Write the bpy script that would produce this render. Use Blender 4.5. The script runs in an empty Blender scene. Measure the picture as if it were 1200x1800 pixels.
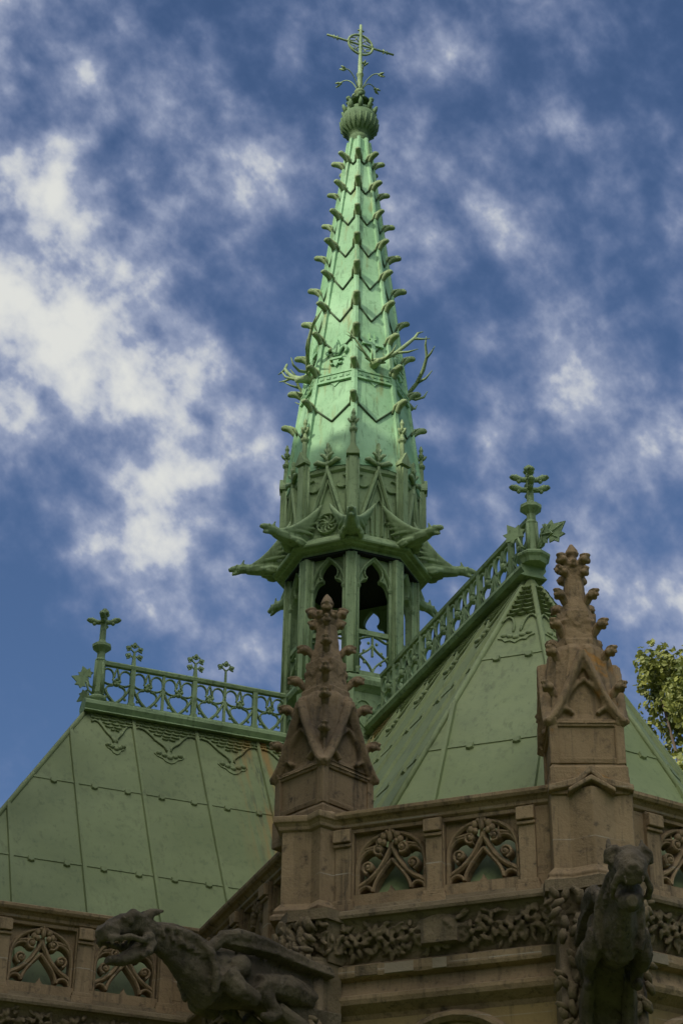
import bpy, bmesh, math, random
from math import sin, cos, pi, radians, sqrt, atan2
from mathutils import Vector as V, Matrix as M4

# ------------------------------------------------------------------ camera, sky, sun
S = bpy.context.scene
COL = S.collection
YAW, PITCH, ROLL = radians(21.5), radians(31.5), radians(0.7)
h_ = V((sin(YAW), cos(YAW), 0)); z_ = V((0, 0, 1))
fw = h_*cos(PITCH) + z_*sin(PITCH); up = -h_*sin(PITCH) + z_*cos(PITCH); rt = fw.cross(up)
Rr = rt*cos(ROLL) + up*sin(ROLL); Uu = -rt*sin(ROLL) + up*cos(ROLL)
CAMP = V((-8.93, -22.28, 1.6))
FPX = 3370.4
cd = bpy.data.cameras.new("camera"); cam = bpy.data.objects.new("camera", cd); COL.objects.link(cam)
cd.sensor_fit = 'VERTICAL'; cd.sensor_height = 36; cd.lens = FPX/1800*36; cd.clip_start = .1; cd.clip_end = 4000
mw = M4((Rr.to_4d(), Uu.to_4d(), (-fw).to_4d(), (0, 0, 0, 1))).transposed()
mw = M4.Translation(CAMP) @ M4(((Rr.x, Uu.x, -fw.x, 0), (Rr.y, Uu.y, -fw.y, 0), (Rr.z, Uu.z, -fw.z, 0), (0, 0, 0, 1)))
cam.matrix_world = mw
S.camera = cam
S.view_settings.view_transform = 'Standard'; S.view_settings.look = 'None'
S.view_settings.exposure = 0; S.view_settings.gamma = 1
S.render.resolution_x = 682; S.render.resolution_y = 1024

SUN_AZ, SUN_EL = radians(201), radians(35)      # direction towards the sun, from +X anticlockwise
sd = V((cos(SUN_AZ)*cos(SUN_EL), sin(SUN_AZ)*cos(SUN_EL), sin(SUN_EL)))
ld = bpy.data.lights.new("sun", 'SUN'); ld.energy = 3.4; ld.angle = radians(.5); ld.color = (1, .96, .85)
sun = bpy.data.objects.new("sun", ld); COL.objects.link(sun); sun.rotation_euler = sd.to_track_quat('Z', 'Y').to_euler()

def pixdir(x, y):
    return (fw + Rr*((x-600)/FPX) + Uu*((900-y)/FPX)).normalized()

W = bpy.data.worlds.new("World"); S.world = W; W.use_nodes = True
nt = W.node_tree; nt.nodes.clear()
def N(t, **k):
    n = nt.nodes.new(t)
    for a, b in k.items(): setattr(n, a, b)
    return n
def wmath(op, a, b=None, clamp=False):
    n = N('ShaderNodeMath', operation=op, use_clamp=clamp)
    for i, q in enumerate((a, b)):
        if q is None: continue
        if isinstance(q, (int, float)): n.inputs[i].default_value = q
        else: nt.links.new(q, n.inputs[i])
    return n.outputs[0]
def build_world():
    L = nt.links.new
    tc = N('ShaderNodeTexCoord'); d = tc.outputs['Generated']
    sky = N('ShaderNodeTexSky', sky_type='NISHITA', sun_disc=False)
    sky.sun_elevation = SUN_EL; sky.sun_rotation = pi/2 - SUN_AZ
    sky.air_density = 1.0; sky.dust_density = .3; sky.ozone_density = 2.0
    tint = N('ShaderNodeMix', data_type='RGBA', blend_type='MULTIPLY'); tint.inputs[0].default_value = 1
    L(sky.outputs[0], tint.inputs[6]); tint.inputs[7].default_value = (.70, .80, .95, 1)
    # cloud field: fine and coarse noise, stretched along the drift of the cloud streets
    ax1 = (Rr*.62 - Uu*.78); ax2 = (Rr*.78 + Uu*.62)
    def dot(vec):
        n = N('ShaderNodeVectorMath', operation='DOT_PRODUCT'); L(d, n.inputs[0]); n.inputs[1].default_value = vec; return n.outputs['Value']
    cx = N('ShaderNodeCombineXYZ'); L(wmath('MULTIPLY', dot(ax1), 1.0), cx.inputs[0]); L(wmath('MULTIPLY', dot(ax2), 1.12), cx.inputs[1]); L(dot(fw), cx.inputs[2])
    def noise(sc, det, ro, dist, off):
        n = N('ShaderNodeTexNoise'); n.inputs['Scale'].default_value = sc; n.inputs['Detail'].default_value = det
        n.inputs['Roughness'].default_value = ro; n.inputs['Distortion'].default_value = dist
        a = N('ShaderNodeVectorMath', operation='ADD'); L(cx.outputs[0], a.inputs[0]); a.inputs[1].default_value = off
        L(a.outputs[0], n.inputs['Vector']); return n.outputs[0]
    n1 = noise(12, 3, .5, .3, (3.1, 1.7, .4)); n2 = noise(30, 5, .54, .08, (.3, 5.2, 2.4)); n3 = noise(80, 3, .5, 0, (7.3, .2, 1.4))
    blobs = BLOBS
    cov = None
    for (x, y, r, w) in blobs:
        c = pixdir(x, y); dp = dot(c)
        ang = r/FPX
        m = N('ShaderNodeMapRange', interpolation_type='SMOOTHERSTEP', clamp=True); L(dp, m.inputs[0])
        m.inputs[1].default_value = cos(ang); m.inputs[2].default_value = 1.0; m.inputs[3].default_value = 0; m.inputs[4].default_value = w
        cov = m.outputs[0] if cov is None else wmath('ADD', cov, m.outputs[0])
    # unseen bright cloud added behind the viewer as fill light for the shaded sides
    bk = N('ShaderNodeMapRange', interpolation_type='SMOOTHSTEP', clamp=True); L(dot(V((cos(radians(228))*.62, sin(radians(228))*.62, .785))), bk.inputs[0])
    bk.inputs[1].default_value = .45; bk.inputs[2].default_value = .95; bk.inputs[3].default_value = 0; bk.inputs[4].default_value = 1.0
    cov = wmath('ADD', cov, wmath('MULTIPLY', bk.outputs[0], 1.1))
    def ctr(q, k): return wmath('MULTIPLY', wmath('SUBTRACT', q, .5), k)
    f = wmath('ADD', wmath('ADD', ctr(n1, .95), ctr(n2, 2.25)), ctr(n3, .65))
    f = wmath('ADD', wmath('ADD', f, cov), .13)
    den = N('ShaderNodeMapRange', interpolation_type='SMOOTHSTEP', clamp=True); L(f, den.inputs[0])
    den.inputs[1].default_value = -.42; den.inputs[2].default_value = 1.45
    lit = N('ShaderNodeValToRGB'); L(den.outputs[0], lit.inputs[0])
    e = lit.color_ramp.elements
    e[0].position = 0; e[0].color = (.13, .20, .39, 1)
    e[1].position = 1; e[1].color = (.73, .74, .71, 1)
    q = e.new(.42); q.color = (.23, .285, .45, 1)
    q = e.new(.68); q.color = (.34, .39, .53, 1)
    bright = N('ShaderNodeMix', data_type='RGBA', blend_type='MULTIPLY'); bright.inputs[0].default_value = 1
    L(lit.outputs[0], bright.inputs[6])
    bo = wmath('ADD', wmath('MULTIPLY', bk.outputs[0], BACK_FILL_GAIN), 10.0)
    cb = N('ShaderNodeCombineXYZ'); [L(bo, cb.inputs[i]) for i in range(3)]
    L(cb.outputs[0], bright.inputs[7])
    mix = N('ShaderNodeMix', data_type='RGBA'); L(wmath('MULTIPLY', den.outputs[0], 1.25, True), mix.inputs[0])
    L(tint.outputs[2], mix.inputs[6]); L(bright.outputs[2], mix.inputs[7])
    bg = N('ShaderNodeBackground'); bg.inputs[1].default_value = .10; L(mix.outputs[2], bg.inputs[0])
    out = N('ShaderNodeOutputWorld'); L(bg.outputs[0], out.inputs[0])
BACK_FILL_GAIN = 25.0
BLOBS = [(30, 430, 240, .46), (250, 600, 200, .50), (10, 650, 210, .55), (215, 960, 210, .56), (370, 300, 200, .34), (80, 620, 480, .12),
         (80, 150, 260, .30), (830, 230, 300, .2), (520, 330, 170, .25), (880, 440, 280, .12), (1050, 680, 320, .14), (300, 120, 160, .1),
         (400, 860, 200, .32), (340, 720, 220, .32), (90, 1230, 330, -.5), (430, 500, 150, -.25), (60, 860, 150, -.25), (930, 1000, 200, .1),
         (1120, 1120, 190, .35), (600, 100, 260, .12), (330, 1130, 240, .34), (1120, 900, 220, .2), (800, 850, 200, .15), (980, 130, 260, -.08), (700, 60, 160, -.15)]
build_world()

# ------------------------------------------------------------------ materials
def mat(name, base, alt, dirt, rough=.8, streak=.0, streakcol=(.2, .14, .06), sc=2.0, bump=.25, speck=.35, bsc=30, patch=0, patchcol=(.3, .16, .04), metal=0, rust=False, joint=0, panel=None, streak2=None):
    m = bpy.data.materials.new(name); m.use_nodes = True; t = m.node_tree; n = t.nodes; l = t.links.new
    p = n['Principled BSDF']; p.inputs['Roughness'].default_value = rough; p.inputs['Metallic'].default_value = metal
    p.inputs['Specular IOR Level'].default_value = .25
    g = n.new('ShaderNodeNewGeometry'); pos = g.outputs['Position']
    def noise(scale, det=5, ro=.6, mp=None, dist=0):
        q = n.new('ShaderNodeTexNoise'); q.inputs['Scale'].default_value = scale; q.inputs['Detail'].default_value = det; q.inputs['Roughness'].default_value = ro
        q.inputs['Distortion'].default_value = dist
        if mp:
            k = n.new('ShaderNodeMapping'); k.inputs['Scale'].default_value = mp; l(pos, k.inputs[0]); l(k.outputs[0], q.inputs[0])
        else: l(pos, q.inputs[0])
        return q.outputs[0]
    def ramp(src, a, b):
        r = n.new('ShaderNodeMapRange'); r.interpolation_type = 'SMOOTHSTEP'; l(src, r.inputs[0]); r.inputs[1].default_value = a; r.inputs[2].default_value = b; return r.outputs[0]
    def mixc(fac, a, b, mul=None):
        x = n.new('ShaderNodeMix'); x.data_type = 'RGBA'
        if mul is not None:
            mm = n.new('ShaderNodeMath'); mm.operation = 'MULTIPLY'; l(fac, mm.inputs[0]); mm.inputs[1].default_value = mul; fac = mm.outputs[0]
        l(fac, x.inputs[0])
        for i, q in ((6, a), (7, b)):
            if isinstance(q, tuple): x.inputs[i].default_value = (*q, 1)
            else: l(q, x.inputs[i])
        return x.outputs[2]
    c = mixc(ramp(noise(sc), .35, .68), base, alt)
    c = mixc(ramp(noise(sc*7, 6, .7), .52, .75), c, dirt, speck)
    c = mixc(ramp(noise(sc*.6, 3), .5, .75), c, dirt, speck*.6)
    if streak: c = mixc(ramp(noise(3.2, 5, .6, (2.6, 2.6, .22)), .54, .72), c, streakcol, streak)
    if patch: c = mixc(ramp(noise(2.6, 6, .65, None, .5), .6, .72), c, patchcol, patch)
    if streak2: c = mixc(ramp(noise(4.5, 5, .65, (3.4, 3.4, .35)), .55, .70), c, streak2[0], streak2[1])
    if panel:    # every sheet or block has weathered to a tone of its own
        sizes, offs, amt = panel
        k1 = n.new('ShaderNodeVectorMath'); k1.operation = 'ADD'; l(pos, k1.inputs[0]); k1.inputs[1].default_value = offs
        k2 = n.new('ShaderNodeVectorMath'); k2.operation = 'DIVIDE'; l(k1.outputs[0], k2.inputs[0]); k2.inputs[1].default_value = sizes
        k3 = n.new('ShaderNodeVectorMath'); k3.operation = 'FLOOR'; l(k2.outputs[0], k3.inputs[0])
        wn = n.new('ShaderNodeTexWhiteNoise'); l(k3.outputs[0], wn.inputs[0])
        hs = n.new('ShaderNodeHueSaturation'); mr_ = n.new('ShaderNodeMapRange'); l(wn.outputs[0], mr_.inputs[0]); mr_.inputs[3].default_value = 1-amt; mr_.inputs[4].default_value = 1+amt
        l(mr_.outputs[0], hs.inputs['Value']); l(c, hs.inputs['Color']); c = hs.outputs[0]
    if joint:    # thin pale mortar joints between courses
        sx = n.new('ShaderNodeSeparateXYZ'); l(pos, sx.inputs[0])
        md = n.new('ShaderNodeMath'); md.operation = 'PINGPONG'; l(sx.outputs[2], md.inputs[0]); md.inputs[1].default_value = .235
        mr = n.new('ShaderNodeMapRange'); l(md.outputs[0], mr.inputs[0]); mr.inputs[1].default_value = .004; mr.inputs[2].default_value = .007; mr.inputs[3].default_value = 1; mr.inputs[4].default_value = 0
        mk = n.new('ShaderNodeMath'); mk.operation = 'MULTIPLY'; l(mr.outputs[0], mk.inputs[0]); l(ramp(noise(1.7), .42, .6), mk.inputs[1])
        c = mixc(mk.outputs[0], c, (.36, .32, .24), joint)
    if rust:     # rust run-off and soot streaks in the valley beside the crossing
        sx = n.new('ShaderNodeSeparateXYZ'); l(pos, sx.inputs[0])
        def mul(a_, b_):
            q = n.new('ShaderNodeMath'); q.operation = 'MULTIPLY'; l(a_, q.inputs[0]); l(b_, q.inputs[1]); return q.outputs[0]
        zone = mul(mul(ramp(sx.outputs[0], -1.95, -1.35), ramp(sx.outputs[1], -1.9, -1.5)), ramp(sx.outputs[2], 8.5, 11.0))
        c = mixc(mul(zone, ramp(noise(5, 4, .55, (2.2, .1, .16)), .42, .60)), c, (.26, .15, .04), .8)
        c = mixc(mul(zone, ramp(noise(7, 4, .6, (1.8, .1, .3)), .54, .66)), c, (.07, .08, .04), .8)
    l(c, p.inputs['Base Color'])
    rr = n.new('ShaderNodeMapRange'); l(noise(sc*4), rr.inputs[0]); rr.inputs[3].default_value = rough-.12; rr.inputs[4].default_value = min(1, rough+.12); l(rr.outputs[0], p.inputs['Roughness'])
    b = n.new('ShaderNodeBump'); b.inputs['Strength'].default_value = bump; b.inputs['Distance'].default_value = .02
    l(noise(bsc, 6, .65), b.inputs['Height']); l(b.outputs[0], p.inputs['Normal'])
    return m
COP = mat('verdigris_spire_copper', (.205, .37, .185), (.29, .47, .255), (.09, .17, .075), .66, .7, (.20, .19, .05), 1.6, .2, .75, 14, panel=((9, 9, .66), (4.5, 4.5, .08), .08), streak2=((.075, .13, .06), .65))
COPS = mat('dark_copper_seam', (.05, .085, .04), (.07, .11, .05), (.03, .05, .025), .8, .2, sc=3, bump=.2)
COPD = mat('verdigris_aged_copper', (.205, .27, .125), (.275, .35, .17), (.055, .08, .032), .75, .5, (.08, .105, .04), 1.8, .2, .8, 20, streak2=((.06, .09, .035), .5))
ROOF = mat('verdigris_roof_sheet', (.178, .212, .082), (.235, .27, .115), (.105, .13, .055), .62, .6, (.115, .135, .055), .8, .3, .5, 4, rust=True, panel=((50, .86, 1.34), (25, .05, -9.66), .07), streak2=((.10, .125, .05), .5))
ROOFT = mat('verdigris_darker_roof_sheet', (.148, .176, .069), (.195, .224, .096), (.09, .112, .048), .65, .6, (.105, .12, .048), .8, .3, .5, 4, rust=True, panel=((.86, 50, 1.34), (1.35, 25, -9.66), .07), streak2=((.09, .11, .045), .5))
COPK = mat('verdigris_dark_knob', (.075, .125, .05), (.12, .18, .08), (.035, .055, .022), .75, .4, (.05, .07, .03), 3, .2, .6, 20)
STONE = mat('weathered_brownstone', (.235, .158, .080), (.30, .208, .11), (.05, .037, .024), .9, .7, (.075, .055, .032), 1.5, .6, .9, 26, .4, (.15, .085, .03), joint=.7, panel=((.62, .62, .47), (.1, .2, 0), .10), streak2=((.05, .04, .026), .55))
STONEP = mat('darker_brownstone', (.19, .128, .066), (.245, .168, .09), (.04, .03, .02), .9, .7, (.05, .037, .024), 1.7, .6, .9, 26, .3, (.13, .075, .03), streak2=((.04, .032, .022), .55))  # darker tone of the brownstone, for the left pinnacle
LICH = mat('lichened_brownstone', (.235, .155, .076), (.285, .195, .10), (.05, .037, .024), .9, .6, (.075, .055, .03), 1.6, .6, .75, 26, .85, (.34, .15, .02), streak2=((.05, .04, .026), .5))
STONED = mat('sooted_carved_stone', (.15, .108, .056), (.21, .155, .085), (.035, .027, .018), .92, .6, (.035, .028, .018), 2.2, .8, .85, 26)
GARG = mat('dark_gargoyle_stone', (.085, .064, .037), (.15, .115, .068), (.022, .018, .012), .92, .7, (.022, .018, .012), 2.6, 1.0, .9, 30, streak2=((.17, .135, .085), .3))  # darker tone of the carved stone, for the gargoyles
PALE = mat('pale_replaced_stone', (.24, .19, .12), (.27, .215, .14), (.14, .11, .07), .9, .2, sc=2, bump=.4)
OCHRE = mat('ochre_limestone', (.30, .205, .08), (.25, .18, .075), (.10, .075, .045), .9, .7, (.085, .065, .035), 1.2, .4, .7, 22, panel=((.7, .7, .38), (.3, .1, 0), .12), joint=.3)
DARK = mat('belfry_shade_black', (.012, .014, .012), (.016, .018, .015), (.008, .008, .008), .95, 0, sc=2)  # near-black colour stands for the shade inside the belfry
GLASS = mat('dark_leaded_glass', (.02, .022, .028), (.03, .03, .035), (.01, .01, .012), .2, 0, sc=4, bump=.05)
BARK = mat('bark', (.10, .075, .05), (.13, .10, .07), (.04, .03, .02), .95, .2, sc=4, bump=.8)
GRASS = mat('grass', (.06, .10, .025), (.09, .13, .04), (.04, .06, .02), .95, 0, sc=.6, bump=.6)
def leafmat(name, a, b):
    m = bpy.data.materials.new(name); m.use_nodes = True; t = m.node_tree; n = t.nodes; l = t.links.new
    p = n['Principled BSDF']; p.inputs['Roughness'].default_value = .55
    g = n.new('ShaderNodeNewGeometry'); q = n.new('ShaderNodeTexNoise'); q.inputs['Scale'].default_value = 1.4; q.inputs['Detail'].default_value = 4
    l(g.outputs['Position'], q.inputs[0])
    mm = n.new('ShaderNodeMath'); mm.operation = 'MULTIPLY_ADD'; l(g.outputs['Random Per Island'], mm.inputs[0]); mm.inputs[1].default_value = .7; 
    ms = n.new('ShaderNodeMath'); ms.operation = 'MULTIPLY_ADD'; l(q.outputs[0], ms.inputs[0]); ms.inputs[1].default_value = 1.2; ms.inputs[2].default_value = -.45; l(ms.outputs[0], mm.inputs[2])
    x = n.new('ShaderNodeMix'); x.data_type = 'RGBA'; l(mm.outputs[0], x.inputs[0]); x.inputs[6].default_value = (*a, 1); x.inputs[7].default_value = (*b, 1)
    l(x.outputs[2], p.inputs['Base Color'])
    tr = n.new('ShaderNodeBsdfTranslucent'); l(x.outputs[2], tr.inputs[0]); ad = n.new('ShaderNodeMixShader'); ad.inputs[0].default_value = .3
    l(p.outputs[0], ad.inputs[1]); l(tr.outputs[0], ad.inputs[2]); l(ad.outputs[0], n['Material Output'].inputs[0])
    return m
LEAF = leafmat('yellow_green_leaves', (.05, .075, .012), (.36, .36, .075))
LEAFD = leafmat('dark_green_leaves', (.03, .05, .012), (.06, .09, .02))

# ------------------------------------------------------------------ mesh helper
class MB:
    def __init__(s): s.v = []; s.f = []; s.sm = []; s.mi = []; s.cur = 0; s.M = M4()
    def add(s, vs, fs, smooth=False):
        o = len(s.v); s.v += [s.M @ V(p) for p in vs]
        s.f += [tuple(i+o for i in f) for f in fs]; s.sm += [smooth]*len(fs); s.mi += [s.cur]*len(fs)
    def box(s, x0, x1, y0, y1, z0, z1):
        s.add([(x0, y0, z0), (x1, y0, z0), (x1, y1, z0), (x0, y1, z0), (x0, y0, z1), (x1, y0, z1), (x1, y1, z1), (x0, y1, z1)],
              [(3, 2, 1, 0), (4, 5, 6, 7), (0, 1, 5, 4), (1, 2, 6, 5), (2, 3, 7, 6), (3, 0, 4, 7)])
    def prism(s, poly, y0, y1, smooth=False):       # polygon in x,z extruded along y
        n = len(poly)
        s.add([(x, y0, z) for x, z in poly] + [(x, y1, z) for x, z in poly],
              [tuple(range(n)), tuple(range(2*n-1, n-1, -1))] + [(i, (i+1) % n, n+(i+1) % n, n+i) for i in range(n)], smooth)
    def slab(s, poly, z0, z1):                       # polygon in x,y extruded along z
        n = len(poly)
        s.add([(x, y, z0) for x, y in poly] + [(x, y, z1) for x, y in poly],
              [tuple(range(n-1, -1, -1)), tuple(range(n, 2*n))] + [(i, (i+1) % n, n+(i+1) % n, n+i) for i in range(n)])
    def loft(s, rings, closed_ends=True, smooth=False):
        n = len(rings[0]); vs = [p for r in rings for p in r]; fs = []
        for k in range(len(rings)-1):
            for i in range(n):
                fs.append((k*n+i, k*n+(i+1) % n, (k+1)*n+(i+1) % n, (k+1)*n+i))
        if closed_ends: fs += [tuple(range(n-1, -1, -1)), tuple(range((len(rings)-1)*n, len(rings)*n))]
        s.add(vs, fs, smooth)
    def lathe(s, prof, n=8, ph=None, smooth=False, c=(0, 0)):
        ph = pi/n if ph is None else ph
        s.loft([[(c[0]+r*cos(ph+2*pi*i/n), c[1]+r*sin(ph+2*pi*i/n), z) for i in range(n)] for r, z in prof], True, smooth)
    def tube(s, pts, r, n=6, fl=1.0, up=(0, 0, 1), smooth=True):
        pts = [V(p) for p in pts]; k = len(pts); rr = r if isinstance(r, (list, tuple)) else [r]*k
        T = [(pts[min(i+1, k-1)]-pts[max(i-1, 0)]).normalized() for i in range(k)]
        u = V(up); a = T[0].cross(u)
        if a.length < 1e-3: a = T[0].cross(V((1, .3, 0)))
        a.normalize(); rings = []
        for i in range(k):
            a = (a - T[i]*a.dot(T[i])); a.normalize(); b = T[i].cross(a)
            rings.append([pts[i] + a*(rr[i]*fl*cos(2*pi*j/n)) + b*(rr[i]*sin(2*pi*j/n)) for j in range(n)])
        s.loft(rings, True, smooth)
    def bar(s, pts, w, y0, y1):                      # moulded tracery bar along a path in x,z : chamfered section
        P = [V((x, 0, z)) for x, z in pts]; k = len(P); rings = []
        for i in range(k):
            t = (P[min(i+1, k-1)]-P[max(i-1, 0)]).normalized(); n = V((-t.z, 0, t.x)); ym = y0 + min(w*.55, (y1-y0)*.5)
            a = P[i]+n*w*.5; b = P[i]-n*w*.5; c = P[i]+n*w*.16; d = P[i]-n*w*.16
            rings.append([(a.x, y1, a.z), (a.x, ym, a.z), (c.x, y0, c.z), (d.x, y0, d.z), (b.x, ym, b.z), (b.x, y1, b.z)])
        s.loft(rings, True, False)
    def ball(s, c, r, n=8, m=6, rot=None, smooth=True):
        r = V((r, r, r)) if isinstance(r, (int, float)) else V(r); c = V(c); vs = []; fs = []
        for j in range(m+1):
            th = pi*j/m
            for i in range(n):
                p = V((r.x*sin(th)*cos(2*pi*i/n), r.y*sin(th)*sin(2*pi*i/n), r.z*cos(th)))
                if rot: p = rot @ p
                vs.append(c+p)
        for j in range(m):
            for i in range(n):
                a, b, cc, d = j*n+i, j*n+(i+1) % n, (j+1)*n+(i+1) % n, (j+1)*n+i
                fs.append((a, d, cc, b))
        s.add(vs, fs, smooth)
    def sweep(s, path, prof, closed=False, outward=1):  # prof: closed loop of (d,z); d to the right of the path
        P = [V((p[0], p[1])) for p in path]; k = len(P); rings = []
        for i in range(k):
            def nrm(a, b):
                t = (b-a).normalized(); return V((t.y, -t.x))*outward
            if closed: n1 = nrm(P[i-1], P[i]); n2 = nrm(P[i], P[(i+1) % k])
            else:
                n1 = nrm(P[max(i-1, 0)], P[max(i-1, 0)+1]); n2 = nrm(P[min(i, k-2)], P[min(i, k-2)+1])
            m = (n1+n2); m.normalize(); m /= max(.3, m.dot(n1))
            rings.append([(P[i].x+m.x*d, P[i].y+m.y*d, z) for d, z in prof])
        if closed: rings.append(rings[0])
        s.loft(rings, not closed, False)
    def mesh(s, name):
        me = bpy.data.meshes.new(name); me.from_pydata([tuple(p) for p in s.v], [], s.f)
        me.polygons.foreach_set('use_smooth', s.sm)
        if any(s.mi): me.polygons.foreach_set('material_index', s.mi)
        bm = bmesh.new(); bm.from_mesh(me); bmesh.ops.remove_doubles(bm, verts=bm.verts, dist=1e-5)
        bmesh.ops.recalc_face_normals(bm, faces=bm.faces); bm.to_mesh(me); bm.free(); me.update()
        return me
WL = {}
def link(o, parent=None):
    COL.objects.link(o)
    if parent is not None:
        o.parent = parent
        base = parent
        while base.parent: base = base.parent
        if parent.type == 'EMPTY': o.matrix_parent_inverse = M4.Translation(-parent.location)
    return o
def obj(name, mb, m, parent=None, label=None, bevel=0):
    me = mb if isinstance(mb, bpy.types.Mesh) else mb.mesh(name)
    o = bpy.data.objects.new(name, me)
    if not me.materials: me.materials.append(m)
    if bevel:
        b = o.modifiers.new('bevel', 'BEVEL'); b.width = bevel; b.segments = 2; b.limit_method = 'ANGLE'; b.angle_limit = radians(40)
    link(o, parent)
    if label: o['label'] = label
    return o
def put(o, mat4):                                    # place a copied part by a world matrix
    o.matrix_basis = mat4
    return o
def copy_part(src, parent, mat4):
    c = src.copy(); COL.objects.link(c); c.parent = parent
    if parent.type == 'EMPTY': c.matrix_parent_inverse = M4.Translation(-parent.location)
    else: c.matrix_parent_inverse = M4()
    c.matrix_basis = mat4
    return c
def thing(name, label, cat, loc, group=None):
    o = bpy.data.objects.new(name, None); COL.objects.link(o); o.location = loc; o.empty_display_size = .3
    o['label'] = label; o['category'] = cat
    if group: o['group'] = group
    return o
from mathutils import noise as mnoise
def remesh(mb, vox, smooth=2, erode=0):
    me = mb.mesh('tmp'); o = bpy.data.objects.new('tmp', me); COL.objects.link(o)
    r = o.modifiers.new('r', 'REMESH'); r.mode = 'VOXEL'; r.voxel_size = vox; r.use_smooth_shade = True
    if smooth:
        q = o.modifiers.new('s', 'SMOOTH'); q.iterations = smooth; q.factor = .5
    dg = bpy.context.evaluated_depsgraph_get(); ev = o.evaluated_get(dg)
    out = bpy.data.meshes.new_from_object(ev)
    if erode:                                        # pitted, weathered surface
        nr = [v.normal.copy() for v in out.vertices]
        for v, nn in zip(out.vertices, nr):
            p = v.co; a = mnoise.noise(p*7)*.9 + mnoise.noise(p*19)*.6 + mnoise.noise(p*45)*.35
            v.co = p + nn*(erode*(a-.25*abs(a)))
        out.update()
    bpy.data.objects.remove(o); bpy.data.meshes.remove(me)
    return out
def frame(o, x, y, z):
    x, y, z, o = V(x), V(y), V(z), V(o)
    return M4(((x.x, y.x, z.x, o.x), (x.y, y.y, z.y, o.y), (x.z, y.z, z.z, o.z), (0, 0, 0, 1)))
def rotz(a): return M4.Rotation(a, 4, 'Z')
def arc(cx, cz, r, a0, a1, n=8, rz=None):
    rz = r if rz is None else rz
    return [(cx+r*cos(radians(a0+(a1-a0)*i/n)), cz+rz*sin(radians(a0+(a1-a0)*i/n))) for i in range(n+1)]
def bez(p, n=8):
    out = []
    for i in range(n+1):
        t = i/n; q = [V(a) for a in p]
        while len(q) > 1: q = [q[j]*(1-t)+q[j+1]*t for j in range(len(q)-1)]
        out.append(tuple(q[0]))
    return out
def mir(p): return [(-x, z) for x, z in p]
def spiral(cx, cz, r0, a0, turns, n=14, d=1):
    return [(cx+r0*(1-.8*i/n)*cos(radians(a0)+d*turns*2*pi*i/n), cz+r0*(1-.8*i/n)*sin(radians(a0)+d*turns*2*pi*i/n)) for i in range(n+1)]
rnd = random.Random(7)

# ------------------------------------------------------------------ plan
T0 = (-6.6, -3.0); Q = (-2.85, -3.0); P1 = (-2.85, -6.48); P2 = (-.96, -8.2); P3 = (1.2, -7.85); P4 = (3.0, -6.3); Q2 = (3.0, -3.0); T2 = (6.6, -3.0)
TB2 = (6.6, 3.0); NB2 = (3.0, 3.0); N2 = (3.0, 9.5); N1 = (-2.85, 9.5); NB1 = (-2.85, 3.0); TB = (-6.6, 3.0)
PLAN = [T0, Q, P1, P2, P3, P4, Q2, T2, TB2, NB2, N2, N1, NB1, TB]
SEGS = [(PLAN[i], PLAN[(i+1) % len(PLAN)]) for i in range(len(PLAN))]

gm = MB(); gm.slab([(-400, -400), (400, -400), (400, 600), (-400, 600)], -.3, 0)
g = obj('ground', gm, GRASS); g['kind'] = 'structure'; g['label'] = 'wide lawn around the chapel'

chapel = thing('chapel', 'brownstone gothic chapel with pierced parapet and steep green copper roofs', 'chapel', (0, -1, 0))

def segframe(a, b, z):
    d = (V((b[0], b[1], 0)) - V((a[0], a[1], 0))); Ld = d.length; d.normalize()
    return frame((a[0], a[1], z), d, (-d.y, d.x, 0), (0, 0, 1)), Ld

# ---- walls
wl = MB()
WIN = {2: (1.22, .8, 5.2, 6.48), 3: (1.15, .8, 5.2, 6.48)}
for i, (a, b) in enumerate(SEGS):
    F, Ld = segframe(a, b, 0); wl.M = F
    if i in WIN:
        cx, hw, zs, za = WIN[i]
        half = [(cx-hw, zs)] + [(cx-hw+hw*(1-cos(t*pi/2))*1.0, zs+(za-zs)*(sin(t*pi/2)**.9)) for t in [k/9 for k in range(1, 9)]] + [(cx, za)]
        left = [(.0, 0), (cx, 0), (cx, 2.4), (cx-hw, 2.4)] + half + [(cx, 6.66), (.0, 6.66)]
        right = [(2*cx-x, z) for x, z in half]
        wl.prism(left, .12, .6)
        wl.prism([(Ld, 0), (cx, 0), (cx, 2.4), (cx+hw, 2.4)] + right + [(cx, 6.66), (Ld, 6.66)], .12, .6)
    else: wl.box(.0, Ld, .12, .6, 0, 6.66)
wl.M = M4()
wall = obj('wall', wl, OCHRE, chapel)
# window surrounds and glass
for i in WIN:
    a, b = SEGS[i]; F, Ld = segframe(a, b, 0); cx, hw, zs, za = WIN[i]
    def archpts(k, dz): return [(cx-hw-k, 2.4)] + [(cx-hw-k+(hw+k)*(1-cos(t*pi/2)), zs+(za+dz-zs)*(sin(t*pi/2)**.9)) for t in [q/10 for q in range(0, 11)]]
    def full(k, dz): p = archpts(k, dz); return p + [(2*cx-x, z) for x, z in p[-2::-1]]
    wm_ = MB(); wm_.M = F
    wm_.bar(full(.10, .14), .10, .02, .16); wm_.bar(full(.0, .0), .07, .10, .3); wm_.bar(full(-.1, -.12), .06, .2, .4)
    for k in (-.27, .27): wm_.bar([(cx+k, 2.4), (cx+k, 5.5)], .08, .25, .42)
    wm_.box(cx-hw-.1, cx+hw+.1, .06, .45, 2.28, 2.4)
    w = obj('window', wm_, STONE, chapel)
    gl = MB(); gl.M = F; gl.prism([(x, z) for x, z in full(-.02, -.02)], .36, .38); obj('glass', gl, GLASS, w)

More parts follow.
